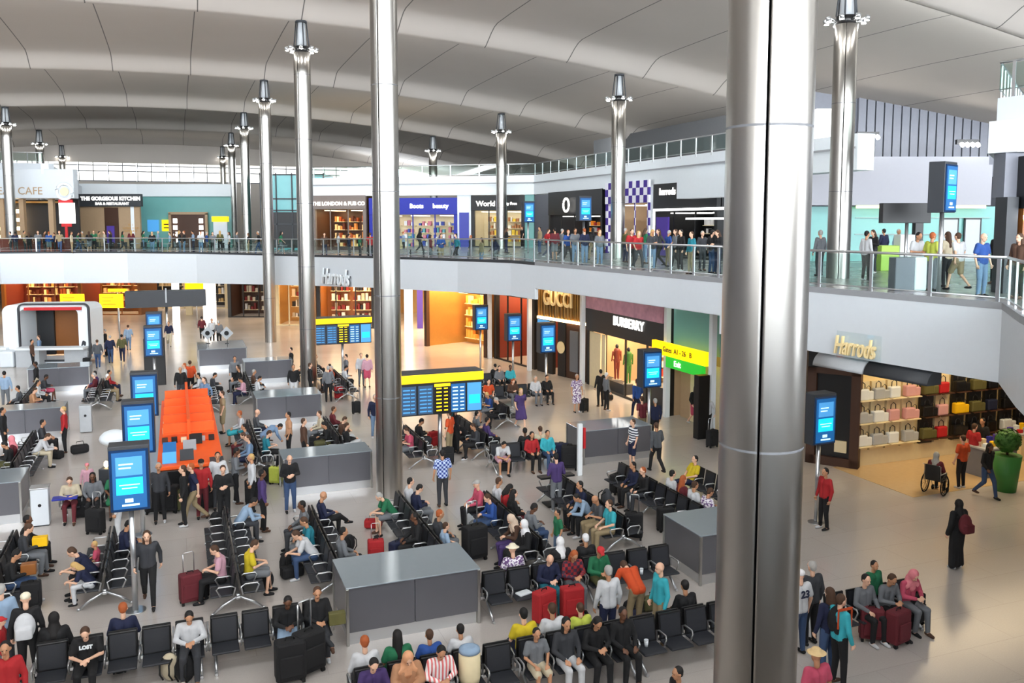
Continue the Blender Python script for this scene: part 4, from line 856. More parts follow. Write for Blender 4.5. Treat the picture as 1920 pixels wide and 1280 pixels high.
POSES = {
 'ST': dict(pel=(0,0,.95), ch=(0,0,1.3), nk=(0,-.01,1.45), hd=(0,.02,1.6), ft=.05, el=[(-.25,-.02,1.12),(.25,-.02,1.12)], wr=[(-.26,.06,.88),(.26,.06,.88)], kn=[(-.1,.03,.5),(.1,.03,.5)], an=[(-.11,-.01,.09),(.12,.02,.09)]),
 'SH': dict(pel=(0,0,.95), ch=(0,.01,1.3), nk=(0,.01,1.45), hd=(0,.06,1.59), ft=.35, el=[(-.25,.02,1.12),(.25,.02,1.12)], wr=[(-.09,.24,1.16),(.1,.25,1.12)], kn=[(-.1,.03,.5),(.1,.0,.5)], an=[(-.11,-.02,.09),(.12,.04,.09)]),
 'WK': dict(pel=(0,0,.94), ch=(0,.03,1.29), nk=(0,.04,1.44), hd=(0,.08,1.59), ft=.05, el=[(-.25,-.1,1.14),(.25,.04,1.13)], wr=[(-.26,-.1,.9),(.26,.22,.96)], kn=[(-.09,.2,.54),(.09,.0,.5)], an=[(-.09,.28,.1),(.1,-.32,.17)]),
 'BE': dict(pel=(0,-.1,.95), ch=(0,.22,1.16), nk=(0,.36,1.22), hd=(0,.48,1.2), ft=.9, el=[(-.24,.36,.98),(.24,.36,.98)], wr=[(-.18,.48,.78),(.18,.48,.78)], kn=[(-.1,.03,.5),(.1,.0,.5)], an=[(-.11,-.02,.09),(.12,.04,.09)]),
 'SI': dict(pel=(0,.0,.56), ch=(0,-.02,.9), nk=(0,.0,1.05), hd=(0,.04,1.2), ft=.1, el=[(-.25,.04,.74),(.25,.04,.74)], wr=[(-.13,.28,.66),(.13,.28,.66)], kn=[(-.12,.42,.52),(.12,.42,.52)], an=[(-.12,.44,.09),(.13,.4,.09)]),
 'SR': dict(pel=(0,.0,.56), ch=(0,.02,.9), nk=(0,.07,1.03), hd=(0,.14,1.16), ft=.6, el=[(-.25,.1,.74),(.25,.1,.74)], wr=[(-.07,.3,.76),(.07,.31,.74)], kn=[(-.11,.42,.52),(.13,.42,.52)], an=[(-.1,.46,.09),(.14,.36,.09)]),
 'SL': dict(pel=(0,.0,.56), ch=(0,.2,.84), nk=(0,.3,.96), hd=(0,.4,1.06), ft=.75, el=[(-.2,.36,.66),(.2,.36,.66)], wr=[(-.06,.56,.66),(.06,.56,.64)], kn=[(-.16,.44,.53),(.16,.44,.53)], an=[(-.14,.42,.09),(.15,.44,.09)]),
 'SC': dict(pel=(0,.02,.56), ch=(0,-.04,.9), nk=(0,-.03,1.05), hd=(0,.02,1.2), ft=.25, el=[(-.25,.04,.74),(.25,.04,.74)], wr=[(-.08,.28,.72),(.06,.3,.74)], kn=[(-.1,.43,.52),(.07,.42,.64)], an=[(-.12,.42,.09),(-.16,.66,.4)]),
 'SB': dict(pel=(0,.14,.55), ch=(0,-.03,.86), nk=(0,-.06,1.01), hd=(0,-.04,1.16), ft=-.05, el=[(-.26,.06,.72),(.26,.06,.72)], wr=[(-.1,.26,.66),(.1,.26,.66)], kn=[(-.12,.54,.5),(.12,.54,.5)], an=[(-.1,.9,.1),(.12,.86,.1)]),
}
def lerp(a, b, t): return Vector(a).lerp(Vector(b), t)
def torso(b, p, g, long_=True):
    pel, ch, nk = Vector(p['pel']), Vector(p['ch']), Vector(p['nk'])
    for s in (-1, 1):
        o = Vector((s*.06, 0, 0)); b.cap(pel+o, lerp(pel, ch, .55)+o, .115+g, .1+g); b.cap(lerp(pel, ch, .5)+o, ch+o*1.25, .102+g, .115+g)
        b.cap(ch+o*1.2+Vector((0,0,.03)), lerp(ch, nk, .75)+Vector((s*.15,0,-.02)), .1+g, .062+g)
def arms(b, p, g, upto=1.):
    for i, s in enumerate((-1, 1)):
        sh = lerp(p['ch'], p['nk'], .72)+Vector((s*.175, 0, -.015)); el, wr = Vector(p['el'][i]), Vector(p['wr'][i])
        if upto < .6: b.cap(sh, lerp(sh, el, .65), .054+g, .05+g+.008)
        else: b.cap(sh, el, .052+g, .042+g); b.cap(el, lerp(el, wr, 1. if upto > 1 else .93), .041+g, .03+g)
def legs(b, p, g, upto=1.):
    for i, s in enumerate((-1, 1)):
        hp = Vector(p['pel'])+Vector((s*.088, 0, -.02)); kn, an = Vector(p['kn'][i]), Vector(p['an'][i])
        b.cap(hp, kn if upto > .5 else lerp(hp, kn, .9), .088+g, (.06+g) if upto > .5 else .07+g)
        if upto > .5: b.cap(kn, an, .058+g, .04+g)
def hand(b, el, wr, s, sit):
    d = (Vector(wr)-Vector(el)).normalized(); n = Vector((-s, 0, 0)) if not sit else Vector((-s*.3, 0, -1)); n = (n-d*n.dot(d)).normalized(); a = d.cross(n).normalized()
    if a.y < 0: a = -a
    w0 = Vector(wr)+d*.012; b.cap(w0, w0+d*.05, .026, .03)
    for k, L in enumerate((.062,.075,.07,.054)):
        q = w0+d*.07+a*(.033-.022*k); b.cap(q-d*.03, q, .011, .0105); m1 = q+(d*.8+n*.5).normalized()*L*.55; b.cap(q, m1, .0105, .0095); b.cap(m1, m1+(d*.3+n).normalized()*L*.5, .0095, .0085)
    q = w0+a*.03+d*.02; m1 = q+(a*.8+d*.7).normalized()*.038; b.cap(q, m1, .012, .011); b.cap(m1, m1+(d+n*.5).normalized()*.03, .011, .0095)
def headm(p): return Matrix.Translation(p['hd']) @ Matrix.Rotation(-p['ft'], 4, 'X')
LODV = {0: (.0125, .018), 1: (.021, .024), 2: (.032, .036)}
_pm = {}
def pmesh(pose, part, lod):
    key = (pose, part, lod)
    if key in _pm: return _pm[key]
    p = POSES[pose]; b = MB(); hm = headm(p); sit = pose[0] == 'S' and pose not in ('ST', 'SH'); vox = LODV[lod][1]
    def he(c, r, seg=12): c = Vector(c); b.ell((0,0,0), r, seg=seg); vs = b.bm.verts[-1:]; return c
    def hell(c, r):
        m = hm @ Matrix.Translation(c) @ Matrix.Diagonal((*r, 1)); g = bmesh.ops.create_uvsphere(b.bm, u_segments=14, v_segments=10, radius=1, matrix=m)
    def hcap(a, c, ra, rb): b.cap(hm @ Vector(a), hm @ Vector(c), ra, rb)
    if part == 'body':
        vox = LODV[lod][0]; torso(b, p, -.014); arms(b, p, -.004, 1.2); legs(b, p, -.008)
        b.cap(p['nk'], hm @ Vector((0,-.02,-.05)), .05, .048)
        hell((0,-.005,.02), (.074,.092,.098)); hell((0,.022,-.045), (.054,.064,.07)); hcap((0,.08,.01), (0,.1,-.022), .012, .016)
        for s in (-1, 1): hell((s*.076,-.01,-.005), (.013,.022,.032))
        hcap((-.03,.078,.032), (.03,.078,.032), .012, .012); hcap((-.018,.079,-.055), (.018,.079,-.055), .009, .009)
        for i, s in enumerate((-1, 1)):
            if lod < 2: hand(b, p['el'][i], p['wr'][i], s, sit)
            else: w_ = Vector(p['wr'][i]); d = (w_-Vector(p['el'][i])).normalized(); b.cap(w_, w_+d*.12, .035, .03)
            an = Vector(p['an'][i]); b.cap(an, an+Vector((0,.02,-.03)), .04, .04)
        me = remeshed(b, 'body', vox, 2)
        if lod == 0:
            bm = bmesh.new(); bm.from_mesh(me)
            for x, z, r in ((-.03,.008,(.012,.006,.007)), (.03,.008,(.012,.006,.007)), (0,-.055,(.022,.005,.005))):
                g = bmesh.ops.create_uvsphere(bm, u_segments=8, v_segments=6, radius=1, matrix=hm @ Matrix.Translation((x, .087 if z < 0 else .083, z)) @ Matrix.Diagonal((*r, 1)))
                for v in g['verts']:
                    for f in v.link_faces: f.material_index = 1 if z > 0 else 2
            bm.to_mesh(me); bm.free()
        me.materials.append(SK['l']); me.materials.append(M['black']); me.materials.append(M['wood_red'])
    else:
        if part == 'long_sleeved_top': torso(b, p, .006); arms(b, p, .011)
        elif part == 'short_sleeved_top': torso(b, p, .006); arms(b, p, .014, .5)
        elif part == 'trousers': legs(b, p, .012); [b.cap(Vector(p['pel'])+Vector((s*.05,0,.0)), Vector(p['pel'])+Vector((s*.07,0,-.06)), .104, .104) for s in (-1,1)]
        elif part == 'shorts': legs(b, p, .02, .4); [b.cap(Vector(p['pel'])+Vector((s*.05,0,.0)), Vector(p['pel'])+Vector((s*.07,0,-.06)), .104, .104) for s in (-1,1)]
        elif part == 'skirt':
            for f in (0, .33, .66, 1.): b.cap(Vector(p['pel'])+Vector((-.08+.16*f,0,0)), lerp(p['kn'][0], p['kn'][1], f)+Vector((-.03+.06*f,0,-.02)), .12, .095)
        elif part == 'robe':
            torso(b, p, .016); arms(b, p, .03)
            for f in (0, .33, .66, 1.):
                k = lerp(p['kn'][0], p['kn'][1], f); b.cap(Vector(p['pel'])+Vector((-.08+.16*f,0,0)), k, .13, .1); b.cap(k, lerp(p['an'][0], p['an'][1], f)+Vector((-.04+.08*f,0,.02)), .1, .085)
        elif part == 'short_hair': hell((0,-.024,.036), (.083,.092,.094)); hell((0,-.05,-.01), (.07,.06,.07))
        elif part == 'long_hair':
            hell((0,-.024,.036), (.086,.096,.096)); hcap((0,-.06,0), (0,-.09,-.2), .075, .06); hcap((-.06,-.02,0), (-.07,-.02,-.17), .03, .03); hcap((.06,-.02,0), (.07,-.02,-.17), .03, .03)
            b.cap(hm @ Vector((0,-.08,-.15)), Vector(p['nk'])+Vector((0,-.1,-.18)), .07, .05)
        elif part == 'headscarf':
            hell((0,-.022,.015), (.098,.105,.125)); hcap((0,-.03,-.06), (0,-.02,-.12), .085, .1); b.cap(hm @ Vector((0,-.02,-.12)), Vector(p['nk'])+Vector((0,-.03,-.12)), .1, .13)
            for s in (-1, 1): b.cap(Vector(p['nk'])+Vector((0,0,-.01)), Vector(p['nk'])+Vector((s*.13,0,-.09)), .08, .08)
        elif part == 'cap': hell((0,-.012,.055), (.09,.1,.072)); hcap((-.03,.09,.052), (.03,.09,.052), .022, .022); hcap((-.03,.12,.046), (.03,.12,.046), .018, .018)
        elif part == 'hat':
            hell((0,-.01,.07), (.09,.1,.075)); g = bmesh.ops.create_uvsphere(b.bm, u_segments=18, v_segments=8, radius=1, matrix=hm @ Matrix.Translation((0,-.005,.05)) @ Matrix.Diagonal((.16,.17,.02,1)))
        elif part in ('shoe0', 'shoe1'):
            a = Vector(p['an'][int(part[-1])]); b.cap(a+Vector((0,-.035,-.045)), a+Vector((0,.06,-.05)), .042, .045); b.cap(a+Vector((0,.05,-.052)), a+Vector((0,.14,-.06)), .042, .034); vox = .016 if lod == 0 else .03
        me = remeshed(b, part.rstrip('01'), vox, 1); me.materials.append(M['c_grey'])
    _pm[key] = me; return me
DESC = {'s': 'short', 'l': 'long'}
people = []
WHERE = {}
prnd = random.Random(77)
PV = {'ST':'standing','SH':'standing','WK':'walking','BE':'bending','SI':'seated','SR':'seated','SL':'leaning forward','SC':'seated','SB':'lounging'}
TOPN = {'l':'top', 't':'tee', 'd':'dress', 'r':'robe'}
BOTN = {'p':'trousers', 's':'shorts', 'k':'skirt'}
FACE = {'N':0, 'W':PI/2, 'S':PI, 'E':-PI/2, 'NW':PI/4, 'NE':-PI/4, 'SW':3*PI/4, 'SE':-3*PI/4}
unseated = []
def person(u, v, pose, face, top, bot, hair, where, sc=1., z0=0., skin=None, loc=None):
    sit = pose in ('SI','SR','SL','SC','SB'); p = POSES[pose]; ang = TH+FACE[face]
    hz = p['hd'][2]*sc
    if loc is None: loc = P(u, v, z0+hz); loc.z = z0; off = Matrix.Rotation(ang, 3, 'Z') @ Vector((p['hd'][0], p['hd'][1]*sc, 0)); loc = loc-off
    if sit and z0 < 1:
        best = None
        for s in SEATS:
            if s[3] or (face in 'NSEW' and s[1] != face): continue
            d = (Vector((s[0].x-loc.x, s[0].y-loc.y, 0))).length
            if best is None or d < best[0]: best = (d, s)
        if best and best[0] < 1.15: best[1][3] = True; loc = Vector((best[1][0].x, best[1][0].y, 0)); ang = TH+FACE[best[1][1]]; loc += Matrix.Rotation(ang, 3, 'Z') @ Vector((0,.09*sc,0)); loc.z = .45-.45*sc
        else: unseated.append((u, v, face, round(best[0], 2) if best else None)); sit = False; pose = 'ST' if pose != 'SR' else 'SH'
    loc.z += z0 if loc.z < z0 else 0
    d = loc.y; lod = 0 if d < 29 else (1 if d < 42 else 2)
    tc, tk = top.split(':'); hc, hk = hair.split(':'); bc, bk = bot.split(':') if bot != '-' else ('', '')
    r = empty('person', loc, ang, None, 'person', 'travellers in the hall', sc)
    skin = skin or (prnd.choice('llm') if hc not in ('black','navy') else prnd.choice('mmld'))
    def q(n, part, m, mi=0): o = put(n, pmesh(pose, part, lod), m, r); return o
    q('body', 'body', SK[skin])
    q({'l':'long_sleeved_top','t':'tee_shirt','d':'dress','r':'robe'}[tk], {'l':'long_sleeved_top','t':'short_sleeved_top','d':'short_sleeved_top','r':'robe'}[tk], 'c_'+tc)
    if tk == 'd': q('skirt', 'skirt', 'c_'+tc)
    elif bk: q({'p':'trousers','s':'shorts','k':'skirt'}[bk], {'p':'trousers','s':'shorts','k':'skirt'}[bk], 'c_'+bc)
    if hk != 'b': q({'s':'hair','l':'hair','h':'headscarf','c':'cap','w':'hat'}[hk], {'s':'short_hair','l':'long_hair','h':'headscarf','c':'cap','w':'hat'}[hk], 'h_'+hc)
    for i in '01': q('shoe', 'shoe'+i, prnd.choice(['c_black','c_black','c_brown','c_white']))
    hd = {'s':'short %s hair','l':'long %s hair','h':'%s headscarf','c':'%s cap','w':'%s hat','b':'bald head'}[hk]; hd = hd % hc if '%' in hd else hd
    wear = tc.replace('pale','pale ')+' '+TOPN[tk] if not bk else tc.replace('pale','pale ')+' '+TOPN[tk]+', '+bc.replace('pale','pale ')+' '+BOTN[bk]
    kid = 'child' if sc < .8 else 'person'
    r['_base'] = '%s in %s, %s, %s %s' % (kid, wear, hd, PV[pose] if sit or pose not in ('SL',) else 'standing', where); r['_u'] = 960+F*loc.x/max(loc.y, .1)
    people.append(r); return r
Z = dict(A='on front left seats', B='on front centre seats', C='right of nearest box', D='on left centre seats', E='beside nearest screen', F='left of nearest box', G='behind nearest box', H='amid the crowded seats', I='by the glassy box', J='at the left edge',
  K='beyond the left box', L='between second and third boxes', M='by near departure board', N='near the boutiques', O='under far departure board', Q='before the third box', R='by the white bar', T='right of widest column', U='in the store', V='near the orange island', X='on the open floor')
DATA = '''
48 1122 ST N black:l black:p cream:c J
2 1105 ST N paleblue:l charcoal:p grey:s J
2 1165 ST E red:l grey:p red:c J .75
12 1262 SI S red:l black:p black:s J
102 1190 SI N black:r - black:h A
158 1218 SR S black:t black:p brown:s A
240 1148 SI N navy:l grey:p ginger:s A
345 1160 SR S white:l charcoal:p black:s A
160 1035 SL W navy:t black:s brown:s E
172 1058 SL W navy:t white:p blond:l E .8
200 1045 SI W pink:t palepink:s blond:s E .7
275 1005 WK S charcoal:l black:p brown:l E
262 975 SR E navy:l black:p black:s E
28 1000 SR E charcoal:l grey:p brown:s J
40 980 SI E black:l black:p black:s J
8 1045 SR E black:l denim:p black:s J
22 822 SI W maroon:l grey:p pink:h K
55 830 SR W black:l olive:p black:s K
80 795 SI E charcoal:l black:p black:s K
8 790 SI E black:l black:p black:s K
118 788 SI W red:l black:p blond:s K
140 815 SL E white:l cream:p brown:s K
147 885 SR S cream:l maroon:p brown:s K
163 873 ST S palepink:l palepink:p pink:c K .7
176 890 SI S grey:l black:p black:l K
200 905 SI S green:d - black:l K
218 935 SI W white:l white:p black:s E
297 875 ST S charcoal:l black:p grey:s V
342 880 ST W black:l black:p brown:s V
357 876 WK W navy:t khaki:p ginger:s V
377 868 ST S red:l maroon:p black:c V
408 855 ST S white:l charcoal:p black:s V
418 880 SH S black:l black:p brown:s V
450 872 SR E grey:l black:p black:s D
470 858 ST W white:l black:p blond:s D
492 888 ST E purple:l black:p black:s D
543 860 SH S black:l denim:p grey:b D
448 945 SL E paleblue:l charcoal:p black:s D
403 1030 SR W palepink:t black:p brown:s D
455 1028 SR E yellow:t grey:s brown:s D
605 925 SC E navy:l black:p ginger:b F
563 950 SI W grey:l charcoal:p black:s F
597 975 SR W teal:t grey:p brown:s F
570 1008 SL W white:t denim:p brown:s F
650 1000 SI E grey:l black:p black:s F
722 935 SL W green:t grey:s grey:s G
768 895 SI E white:l charcoal:p black:s G
765 914 SR E navy:l grey:p black:s G
767 970 SI W black:l black:p black:s G
825 968 SI E charcoal:l grey:p ginger:s G
840 985 SI E paleblue:t navy:p brown:s G .85
829 850 ST N patterned:t charcoal:p black:s G
880 903 SI W pink:l black:p grey:c H
925 885 SI E white:l navy:p brown:s H
923 930 SR W blue:l denim:p brown:s H
950 912 SR E red:t black:p black:l H
975 930 SI E black:l maroon:p black:l H
978 965 SR W brown:l purple:p beige:h H
992 985 SI W black:r - white:h H
1020 955 SR E grey:l denim:p black:s H
1045 962 ST W green:t paledenim:p black:s H .78
955 1035 SI N floral:t grey:p cream:w C
1040 1025 SI N black:r - white:h C
1070 1018 SI N black:l charcoal:p white:s C
1018 1050 SR S navy:l teal:p ginger:b C
1058 1050 SR S plaid:l grey:p ginger:l C
1113 1047 SR S green:l olive:p red:c C
1140 1070 ST N white:l navy:p grey:s C
1170 1062 BE N orange:t khaki:p brown:s C
1237 1065 ST W turquoise:l khaki:p ginger:b C
1080 935 SL W paleblue:l black:p black:s I
1113 915 SI W navy:l black:p black:s I
1140 940 SI W turquoise:t khaki:p brown:s I
1157 947 SR W gray2:t khaki:p grey:b I
1165 890 SI W black:l charcoal:p ginger:s I
1187 868 SI W navy:l black:p black:s I
1240 885 SI E white:l black:p black:s I
1257 897 SI E maroon:l grey:p ginger:l I
1278 903 SI E white:t black:p brown:s I
1292 938 SR E floral:l black:p brown:s I
1330 862 SB W yellow:t navy:p black:s I
1042 857 SH N purple:l grey:p black:s I
545 1142 SR S black:l paleblue:k black:s A
585 1128 SC S black:l charcoal:p brown:s A
695 1180 SI N white:l charcoal:p ginger:s B
743 1185 SI N green:d - black:l B
797 1200 SI N blue:t navy:p brown:s B .9
850 1190 SI N white:t grey:p black:s B .9
768 1238 SR S peach:r - peach:h B
826 1235 SR S stripey:l paledenim:p black:s B
720 1268 SR S purple:l black:p black:s B
990 1148 SI N yellow:t navy:p black:s B
972 1188 SI S grey:t cream:s black:s B .88
1014 1185 SI S charcoal:l white:p black:l B
1040 1137 SI N white:t grey:p brown:s B
1075 1160 SI N lime:t grey:p brown:s B .9
1110 1180 SR S black:l black:p black:l B
1143 1165 SI S black:l black:p black:s B
1270 1262 ST W black:l black:p black:s B .9
1320 1130 SI N black:l black:p black:s B
1500 1078 ST N white:t denim:p white:c T
1522 1062 ST N charcoal:l black:p grey:s T
1563 1062 SI S grey:l black:p black:s T
1555 1112 ST N navy:l denim:p brown:l T
1578 1125 ST E turquoise:l black:p brown:s T
1640 1060 ST S green:l black:p black:s T .85
1650 1078 SR S grey:l black:p brown:s T
1672 1075 SR S pink:l grey:p pink:h T
1530 1228 ST N pink:t grey:p straw:w T
1797 945 ST N black:r - black:h X
1547 885 ST W red:l black:p black:s T
1805 822 ST N orange:t black:p brown:s U
1857 838 WK S black:l denim:p black:l U
1842 790 ST W black:t maroon:p black:s U
1828 800 ST E red:t black:p brown:s U
1305 728 WK S black:l pink:s black:l N
1326 745 WK SW white:l black:p brown:s N
1186 792 ST W striped:t navy:s brown:s N
1230 798 WK N gray2:l black:p brown:s N
1203 748 WK N maroon:t khaki:p brown:s N
1194 715 WK N blue:l navy:p brown:s N
1228 752 ST N navy:l black:p grey:s N
1126 697 ST N black:l black:p black:s N
1138 703 ST E grey:l black:p white:s N
1082 706 ST S floral:d - grey:s N
977 733 WK S purple:d - blond:l N
1010 700 SI S black:l black:p black:s N
1020 704 SI S white:l grey:p grey:s N
955 712 SR S brown:l grey:p ginger:l N
923 716 SI S orange:t grey:p black:s N
932 684 SI S grey:l black:p black:s N
945 688 SI S turquoise:l black:p black:s N
915 680 SI N black:l black:p black:s N
845 762 ST W teal:l khaki:p grey:s M
842 775 ST NW orange:t khaki:p brown:s M
856 768 ST E black:l black:p black:s M
886 775 SI E grey:t black:p black:s M
910 788 SI E purple:l black:p black:s M
880 790 SL W black:l black:p black:s M
868 800 SR W charcoal:l black:p brown:s M
948 825 SL S white:t palepink:s black:s M
975 808 SI N black:l black:p black:s M
1006 803 SI S turquoise:l denim:p black:s M
1031 805 SI S red:l black:p black:l M
1012 815 SI N cream:t grey:p brown:s M
948 738 SR W blue:t grey:s blond:s M
920 755 SR W black:l black:p grey:s M
780 790 SR E black:l charcoal:p black:s M
768 808 SR W pink:t grey:s brown:s M
690 732 SI W paleblue:l navy:p blond:s L
703 745 ST S navy:l paledenim:p grey:s L
605 773 SI W cream:l grey:p brown:s L
632 768 SI E maroon:l black:p brown:s L
650 788 SR E brown:l white:p brown:s L
570 790 ST E brown:l black:p brown:s L
588 800 SR W black:l olive:p black:s L
662 800 SC E black:l white:p brown:s L
475 772 SI W white:l turquoise:k ginger:s L
495 770 SI E gray2:l navy:p grey:b L
540 778 ST W peach:t black:p black:s L
525 800 BE E paledenim:l grey:p black:s L
490 822 SI W paledenim:l navy:p brown:s L
505 815 SR E teal:t black:p brown:s L
455 800 SI W grey:l maroon:p black:s L
462 820 SR W grey:l black:p brown:s L
615 690 ST N grey:l black:p grey:s O
640 690 SI W orange:l charcoal:p grey:s O
652 684 SI W red:l black:p black:s O
668 690 SR E white:l black:p black:s O
600 672 SI W navy:l black:p black:s O
622 668 SI E charcoal:l black:p brown:s O
677 666 ST S white:l grey:p brown:s O
688 668 ST N palepink:l pink:s black:s O
648 668 ST W grey:l navy:p black:s O
583 700 SI E black:l black:p brown:s O
450 690 SI W black:l grey:p brown:s Q
480 696 SI E brown:l black:p grey:s Q
462 715 SR W palepink:l navy:p black:s Q
488 712 SR E white:l black:p black:s Q
410 702 SR E charcoal:l black:p black:s Q
398 695 SI W black:l maroon:p grey:s Q
424 684 SI W black:l black:p black:s Q
440 672 ST S grey:l black:p black:s Q
382 712 WK SW paledenim:l paledenim:p brown:s Q
372 700 SI W white:l black:p black:s Q
345 685 ST W white:l black:p ginger:s Q
338 692 ST S black:l charcoal:p grey:s Q
356 680 ST N orange:l black:p brown:s Q
416 738 ST W khaki:d - brown:s Q
550 688 ST S black:l white:p black:s Q
545 655 ST W black:l navy:p black:s Q
160 702 SI W purple:l black:p black:s R
176 700 SI W maroon:l grey:p grey:s R
200 697 SI E red:l navy:p black:s R
218 706 SI E black:l khaki:p white:s R
66 698 SI W black:l cream:p black:s R
82 706 SR E charcoal:l pink:s black:s R
112 728 SR E peach:l red:p brown:s R
52 726 SI W gray2:l black:p black:s R
100 716 SI E white:l black:p black:s R
8 700 ST N paleblue:l grey:p black:s R
162 632 ST N charcoal:l grey:p black:s R
182 640 WK N gray2:l denim:p brown:s R
196 620 ST W black:l grey:p grey:s R
206 632 WK N navy:l denim:p grey:s R
228 630 WK N olive:l navy:p black:s R
240 612 WK N paleblue:l paledenim:p brown:s R
316 606 WK S navy:l cream:p brown:s R
52 628 ST S grey:l maroon:p white:s R
72 632 ST W paledenim:l black:p brown:s R
60 640 ST E brown:l black:p black:s R
397 600 WK S white:l black:p black:s R
410 604 WK N grey:l black:p grey:s R
378 596 WK N maroon:l black:p black:s R
'''
for ln in DATA.strip().split('\n'):
    a = ln.split(); person(float(a[0]), float(a[1]), a[2], a[3], a[4], a[5], a[6], Z[a[7]], float(a[8]) if len(a) > 8 else 1.)
if unseated: print('UNSEATED', unseated)
# ------------------------------------------------------------------ the crowd upstairs
def zone(u):
    for lim, n in ((142,'by the café upstairs'),(270,'by the black-signed restaurant'),(440,'before the upstairs teal wall'),(560,'by the teal lift tower'),(692,'before the taupe shop'),(882,'before the blue-signed shop'),(1000,'before the corner shop'),(1132,'by the round emblem shop'),(1222,'by the diamond shopfront'),(1400,'by the strip-lit shop')):
        if u < lim: return n
    return 'upstairs at right'
ur = random.Random(31)
tops = ['black:l','black:l','charcoal:l','grey:l','white:t','navy:l','maroon:l','paleblue:l','blue:l','khaki:l','grey:t','red:t','green:t','teal:l','cream:l','brown:l','olive:l','black:t']
bots = ['black:p','black:p','denim:p','charcoal:p','navy:p','khaki:p','paledenim:p','grey:s']
hairs = ['black:s','black:s','brown:s','black:l','brown:l','blond:l','grey:s','ginger:s']
def fdepth(u):
    for (a, za, ba), (b_, zb_, bb) in zip(LEFT[1:], LEFT[2:]):
        ua, ub = 960+F*a.x/a.y, 960+F*b_.x/b_.y
        if ub <= u <= ua: return b_.y+(a.y-b_.y)*(u-ub)/(ua-ub), (zb_+(za-zb_)*(u-ub)/(ua-ub))
    return 67.5, 5.95
upos = []
u = 22
while u < 985:
    if not (488 < u < 516 or 548 < u < 592 or 698 < u < 756): upos.append(u)
    u += ur.choice((9, 11, 14, 17, 22)) if u < 450 else ur.choice((16, 20, 26, 30))
for u in upos:
    d, z = fdepth(u); far = 73 if u > 450 else 69.8 if u < 140 else 79
    d = min(far-1.2, d+1.0+ur.random()*max(1, far-d-2.5)*ur.random()); p = UV(u, d); p.z = 5.93
    if u > 700 and d > 54: p.z = 6.38 if p.x > -8 else 5.93
    person(u, 430, ur.choice(('ST','WK','SH','ST')), ur.choice('NSEW'), ur.choice(tops), ur.choice(bots), ur.choice(hairs), zone(u), ur.choice((.96,1,1,1.04)), z0=p.z, loc=p)
for u in (1012,1026,1040,1052,1064,1078,1096,1112,1124,1172,1184,1196,1208,1222,1236,1252,1268,1276,1296,1316,1334,1346):
    t = ur.uniform(17.8, 22.0); p = W(s_at(u, t), t, 6.38)
    person(u, 440, ur.choice(('ST','WK','SH','ST')), ur.choice('NSEW'), ur.choice(tops), ur.choice(bots), ur.choice(hairs), zone(u), ur.choice((.96,1,1,1.04)), z0=6.38, loc=p)
for ln in '''
1622 526 ST E white:l black:p black:s
1636 512 SH W black:l charcoal:p brown:l
1655 500 ST N navy:l black:p black:s
1682 505 ST S paleblue:l black:p grey:s
1716 541 SH S white:t navy:p black:s
1744 545 ST E lime:t grey:p ginger:s
1773 538 ST N cream:t black:p brown:l
1795 545 WK N white:t khaki:s brown:s
1838 556 ST S blue:t paledenim:p ginger:b
1866 532 ST W black:l black:p black:s
1906 560 ST W brown:l black:p brown:l
1536 517 ST N grey:l charcoal:p grey:s'''.strip().split('\n'):
    a = ln.split(); person(float(a[0]), float(a[1]), a[2], a[3], a[4], a[5], a[6], 'upstairs at right', z0=6.38, loc=P(float(a[0]), float(a[1]), 6.38))
# unique labels: those that read alike are told apart by their place
by = {}
for r in people: by.setdefault(r['_base'], []).append(r)
ORD = ['leftmost', 'second from left', 'third from left', 'fourth from left', 'fifth from left', 'sixth from left', 'seventh from left']
for bse, l in by.items():
    l.sort(key=lambda r: r['_u'])
    for i, r in enumerate(l):
        r['label'] = bse if len(l) == 1 else ('left' if i == 0 else 'right')+' '+bse if len(l) == 2 else ORD[min(i, 6)]+' '+bse
for r in people: del r['_base']; del r['_u']
# ------------------------------------------------------------------ luggage
def lug_meshes():
    d = {}
    b = MB(); b.box(-.2, .2, -.12, .12, .06, .6, .035); d['case'] = b.me('body', 'c_grey')
    b = MB(); b.box(-.15, .15, -.15, -.12, .14, .42, .012); d['pocket'] = b.me('pocket', 'c_grey')
    b = MB()
    b.tube([(-.1,.09,.58),(-.1,.09,.95),(-.08,.09,.98),(.08,.09,.98),(.1,.09,.95),(.1,.09,.58)], .011, 6); d['handle'] = b.me('handle', 'alu')
    b = MB(); b.tube([(-.06,0,.6),(-.05,0,.635),(.05,0,.635),(.06,0,.6)], .012, 6); d['grip'] = b.me('grip', 'rubber')
    b = MB(); b.tube([(-.02,0,.035),(.02,0,.035)], .035, 10); d['wheel'] = b.me('wheel', 'rubber')
    b = MB(); b.ell((0,0,.24), (.17,.12,.24)); b.box(-.13,.13,-.17,-.06,.06,.27,.03); d['pack'] = remeshed(b, 'body', .018); d['pack'].materials.append(M['c_grey'])
    b = MB()
    for x in (-.08,.08): b.tube([(x,.08,.42),(x,.19,.36),(x,.2,.2),(x,.1,.06)], .016, 6)
    d['strap'] = b.me('strap', 'rubber')
    b = MB(); b.box(-.27, .27, -.14, .14, .02, .3, .07); d['duffel'] = b.me('body', 'c_grey')
    b = MB(); b.tube([(-.13,-.1,.26),(-.1,-.05,.42),(.1,-.05,.42),(.13,-.1,.26)], .012, 6); d['dstrap'] = b.me('strap', 'rubber')
    return d
LM = lug_meshes()
